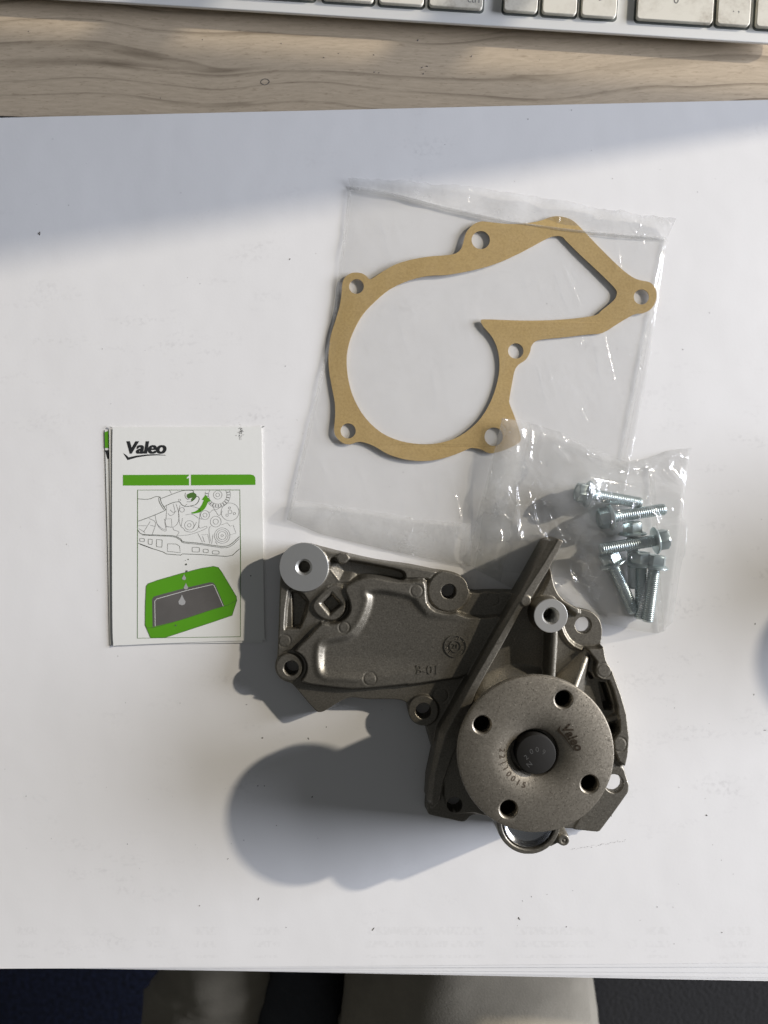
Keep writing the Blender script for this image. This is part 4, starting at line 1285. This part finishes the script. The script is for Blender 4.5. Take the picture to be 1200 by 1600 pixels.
ZT = 50.03 + LIFT
m = MB()
n_ = '22110015'
for i, ch in enumerate(n_):
    a = R(174 + i * 76 / 7)
    rr = 50.5 * (D - 50) / D / S
    z_ = 49.2 + LIFT + 0.0
    v, f = text_verts(ch, 3.3, AX + 14.2 * math.cos(a), AY + 14.2 * math.sin(a), ZT, a + math.pi / 2, offset=0.07, fine=True)
    m.add(on_flange(v, 0.09), f)
m.build('number_stamp', M['stamp'], fl)
m = MB()
x, y = P(893.5, 1152, 50)
v, f = text_verts('Valeo', 5.4, x, y, ZT, R(-58), offset=0.10, shear=0.15, fine=True)
m.add(v, f); m.add([(p[0] + 0.11, p[1] + 0.07, p[2]) for p in v], f); m.add([(p[0] - 0.11, p[1] - 0.07, p[2]) for p in v], f)
ux, uy = math.cos(R(-58)), math.sin(R(-58))
q = lambda a, b: (x + a * ux - b * uy, y + a * uy + b * ux)
m.fill([q(-6.9, -1.3), q(-6.0, -2.0), q(-5.3, -2.7), q(-2.0, -2.25), q(2, -2.1), q(5.6, -2.3), q(5.6, -2.45), q(2, -2.55), q(-2.0, -2.9), q(-5.6, -3.9)], ZT)
m.v = on_flange(m.v, 0.09)
m.build('logo_stamp', M['stamp'], fl)
# pricked marks on the shaft end
m = MB()
for ch, px, py, rot in (('2', 822, 1183, 40), ('0', 830, 1174, 20), ('0', 839, 1171, 10), ('9', 849, 1175, -20), ('N', 827, 1194, 40)):
    tx, ty = P(px, py, 50.5)
    v, f = text_verts(ch, 3.0, tx, ty, 50.54 + LIFT, R(rot), offset=-0.02)
    m.add(v, f)
m.build('pricked_marks', M['dots'], sh)

# raised casting marks
def zat(px, py, z=11):
    x, y = P(px, py, z)
    return float(H[int(np.searchsorted(gys, y)), int(np.searchsorted(gxs, x))])
def hat(x, y):
    fx, fy = (x - gxs[0]) / STEP, (y - gys[0]) / STEP
    i, j = int(fx), int(fy); a, b = fx - i, fy - j
    return float((H[j, i] * (1 - a) + H[j, i + 1] * a) * (1 - b) + (H[j + 1, i] * (1 - a) + H[j + 1, i + 1] * a) * b)
m = MB()
zc = zat(668, 1047)
tx, ty = P(668, 1047, zc)
v, f = text_verts('B-01', 6.0, tx, ty, 0.0, 0.0, thick=0.55, offset=0.0)
m.add([(a, b, c + hat(a, b) + LIFT) for a, b, c in v], f)
m.build('cast_lettering', M['cast'], pump)
m = MB()
zc = zat(712, 1010)
tx, ty = P(711.5, 1009.5, zc)
def ring(r0, r1, z):
    n = 40
    v = []
    for i in range(n):
        c, s = math.cos(2 * math.pi * i / n), math.sin(2 * math.pi * i / n)
        v += [(tx + r0 * c, ty + r0 * s, z - .3), (tx + r0 * c, ty + r0 * s, z), (tx + r1 * c, ty + r1 * s, z), (tx + r1 * c, ty + r1 * s, z - .3)]
    f = []
    for i in range(n):
        j = (i + 1) % n
        for k in range(3): f.append((i * 4 + k, j * 4 + k, j * 4 + k + 1, i * 4 + k + 1))
    m.add(v, f)
zt = zc + LIFT
ring(4.9, 5.3, zt + 0.38); ring(2.4, 2.8, zt + 0.38)
rn = random.Random(8)
for i in range(13):
    a = 2 * math.pi * i / 13 + 0.1
    for k in range(3):
        rr = 3.35 + 0.5 * k + rn.uniform(-.1, .1); aa = a + rn.uniform(-0.13, 0.13)
        cx, cy = tx + rr * math.cos(aa), ty + rr * math.sin(aa)
        h = rn.uniform(0.22, 0.4)
        c, s = math.cos(aa + rn.uniform(-.6, .6)), math.sin(aa + rn.uniform(-.6, .6))
        v = [(cx + (-h) * c, cy + (-h) * s, zt - .1), (cx + 0.16 * s, cy - 0.16 * c, zt + .38), (cx + h * c, cy + h * s, zt - .1), (cx - 0.16 * s, cy + 0.16 * c, zt + .38)]
        m.add(v, [(0, 1, 2, 3)])
v, f = text_verts('21', 3.0, tx, ty, zt, R(-4), thick=0.7)
m.add(v, f)
m.v = [(a, b, c - zc + hat(a, b)) for a, b, c in m.v]
m.build('date_dial', M['cast'], pump)

# ------------------------------------------------------------------ person at the desk, seen below the pad's front edge
def skin_body(name, chains, mat, parent=None, sub=2):
    me = bpy.data.meshes.new(name)
    verts, edges, rad = [], [], []
    for ch in chains:
        prev = ch.get('root')
        for (p, r) in ch['pts']:
            verts.append([c * K for c in p]); rad.append(r * K)
            i = len(verts) - 1
            if prev is not None: edges.append((prev, i))
            prev = i
    me.from_pydata(verts, edges, []); me.update()
    o = bpy.data.objects.new(name, me); col.objects.link(o)
    o.modifiers.new('s', 'SKIN')
    me.skin_vertices[0].data[0].use_root = True
    for i, r in enumerate(rad): me.skin_vertices[0].data[i].radius = r if isinstance(r, tuple) else (r, r)
    md = o.modifiers.new('ss', 'SUBSURF'); md.levels = sub; md.render_levels = sub
    dg = bpy.context.evaluated_depsgraph_get()
    nm = bpy.data.meshes.new_from_object(o.evaluated_get(dg))
    bpy.data.objects.remove(o)
    nm.polygons.foreach_set('use_smooth', [True] * len(nm.polygons))
    return link(name, nm, mat, parent)

def fold(me, amp):
    """creases pressed into the cloth"""
    for v_ in me.vertices:
        p = v_.co / K
        n_ = mnoise.noise(Vector((p.x * 0.012 + 3, p.y * 0.035, p.z * 0.03))) * amp + mnoise.noise(Vector((p.x * 0.05, p.y * 0.09, p.z * 0.05 + 7))) * amp * 0.6
        v_.co += v_.normal * n_ * K
legs = skin_body('person', [
    {'pts': [((-15, -640, -250), 130), ((-15, -700, -130), 140)]},
    {'root': 0, 'pts': [((68, -560, -235), 116), ((68, -440, -218), 110), ((66, -360, -208), 102), ((60, -260, -212), 88), ((54, -170, -222), 66), ((52, -130, -250), 58), ((50, -115, -330), 56), ((48, -140, -480), 54), ((48, -160, -640), 42), ((48, -150, -700), 40), ((50, -90, -725), 30)]},
    {'root': 0, 'pts': [((-150, -560, -240), 92), ((-146, -440, -235), 70), ((-132, -380, -228), 52), ((-118, -320, -228), 47), ((-100, -220, -235), 46), ((-90, -180, -260), 46), ((-88, -170, -330), 48), ((-86, -190, -480), 48), ((-88, -205, -640), 42), ((-88, -200, -700), 40), ((-92, -130, -725), 30)]},
], M['khaki'], None, 3)
fold(legs.data, 10)
tag(legs, 'seated person in khaki trousers, only the thighs showing below the front edge of the pad', 'person')
dark_cloth = skin_body('charcoal_tube', [{'pts': [((-74, -480, -215), 52), ((-72, -400, -225), 44), ((-66, -340, -235), 38), ((-64, -280, -250), 26)]}], M['charcoal'], legs, 3)  # charcoal cloth tube beside the left thigh
fold(dark_cloth.data, 5)
chair = empty('office_chair', 110, -560, -750)
tag(chair, 'black office chair seat under the legs of the seated person, below the pad edge', 'chair')
link('seat', slab('seat', [rrect(-130, -820, 385, -325, 60, 8)], -400, -335, 22, res=4), M['charcoal_black'], chair)
v, f = lathe([(0.01, -402), (28, -402), (28, -690), (0.01, -690)], 24, 110, -570)
link('gas_column', fix_normals(mesh('gas_column', v, f), 40), M['black_plastic'], chair)
for k in range(5):
    a = R(90 + 72 * k)
    m = MB()
    c, sn = math.cos(a), math.sin(a)
    q_ = lambda r, w, z: (110 + r * c - w * sn, -570 + r * sn + w * c, z)
    v = [q_(24, -22, -690), q_(24, 22, -690), q_(300, 14, -715), q_(300, -14, -715), q_(24, -22, -660), q_(24, 22, -660), q_(300, 14, -695), q_(300, -14, -695)]
    m.add(v, [(0, 1, 2, 3), (7, 6, 5, 4), (0, 4, 5, 1), (1, 5, 6, 2), (2, 6, 7, 3), (3, 7, 4, 0)])
    m.build('base_spoke', M['black_plastic'], chair)
    v, f = lathe([(0.01, -11), (24, -11), (26, -7), (26, 7), (24, 11), (0.01, 11)], 24)
    vv = [(110 + 290 * c + x * c - z * sn, -570 + 290 * sn + x * sn + z * c, -723.5 + y) for x, y, z in v]
    link('castor', fix_normals(mesh('castor', vv, f), 40), M['black_plastic'], chair)

# ------------------------------------------------------------------ things beyond the frame that throw the soft shades across the pad
mon = empty('monitor', 320, 345, DESK_Z)
tag(mon, 'dark computer monitor on a splayed stand behind the keyboard, shading the top of the pad', 'monitor')
c0 = Vector((244 + 2.14 * 166, 197 + 0.91 * 166, 166))
ev = Vector((0, 0.154, 0.30)).normalized(); eu = Vector((-1000, 82, 0)).normalized(); en = eu.cross(ev).normalized()
def mbox(name, a0, a1, b0, b1, t0, t1, mat):
    m = MB()
    v = [c0 + eu * a + ev * b + en * t_ for t_ in (t0, t1) for b in (b0, b1) for a in (a0, a1)]
    m.add([tuple(p) for p in v], [(0, 2, 3, 1), (4, 5, 7, 6), (0, 1, 5, 4), (2, 6, 7, 3), (0, 4, 6, 2), (1, 3, 7, 5)])
    return m.build(name, mat, mon)
mbox('casing', 0, 560, 0, 350, -6, 0, M['black_plastic'])
def bar(name, a, b, r, mat, parent):
    a, b = Vector(a), Vector(b)
    d = (b - a).normalized(); e = d.cross(Vector((0, 1, 0))).normalized(); g = d.cross(e)
    v = [p + (e * math.cos(t_) + g * math.sin(t_)) * r for p in (a, b) for t_ in [2 * math.pi * k / 16 for k in range(16)]]
    f = [(k, (k + 1) % 16, 16 + (k + 1) % 16, 16 + k) for k in range(16)] + [tuple(range(15, -1, -1)), tuple(range(16, 32))]
    return link(name, mesh(name, [tuple(p) for p in v], f), mat, parent)
bar('stand_leg', (151, 385, DESK_Z + 0.5), (383, 362, 172), 11, M['black_plastic'], mon)
bar('stand_leg', (-26, 385, DESK_Z + 0.5), (250, 376, 172), 11, M['black_plastic'], mon)
mbox('bezel', 6, 554, 8, 342, -6.6, -6.05, M['well'])

mug = empty('mug', 349, -15, 0)
tag(mug, 'white mug standing on the pad to the right, its round shade touching the right edge', 'mug')
v, f = lathe([(0.01, 0.3), (30, 0.3), (34, 1.5), (36, 8), (36, 62), (35.3, 63), (34.4, 62), (34.2, 8), (30, 5), (0.01, 4.5)], 56, 349, -15)
link('body', fix_normals(mesh('body', v, f), 40), M['ceramic'], mug)
hp = [(349 + 34.5 + 24 * math.sin(math.pi * k / 12), -15, 14 + 38 * k / 12) for k in range(13)]
v, f = [], []
for i, p in enumerate(hp):
    tn = Vector(hp[min(i + 1, 12)]) - Vector(hp[max(i - 1, 0)]); tn.normalize()
    e = Vector((0, 1, 0)); g = tn.cross(e)
    for k in range(10):
        q_ = Vector(p) + e * 5 * math.cos(k * math.pi / 5) + g * 3.4 * math.sin(k * math.pi / 5)
        v.append(tuple(q_))
for i in range(12):
    for k in range(10):
        f.append((i * 10 + k, i * 10 + (k + 1) % 10, i * 10 + 10 + (k + 1) % 10, i * 10 + 10 + k))
link('handle', fix_normals(mesh('handle', v, f), 40), M['ceramic'], mug)
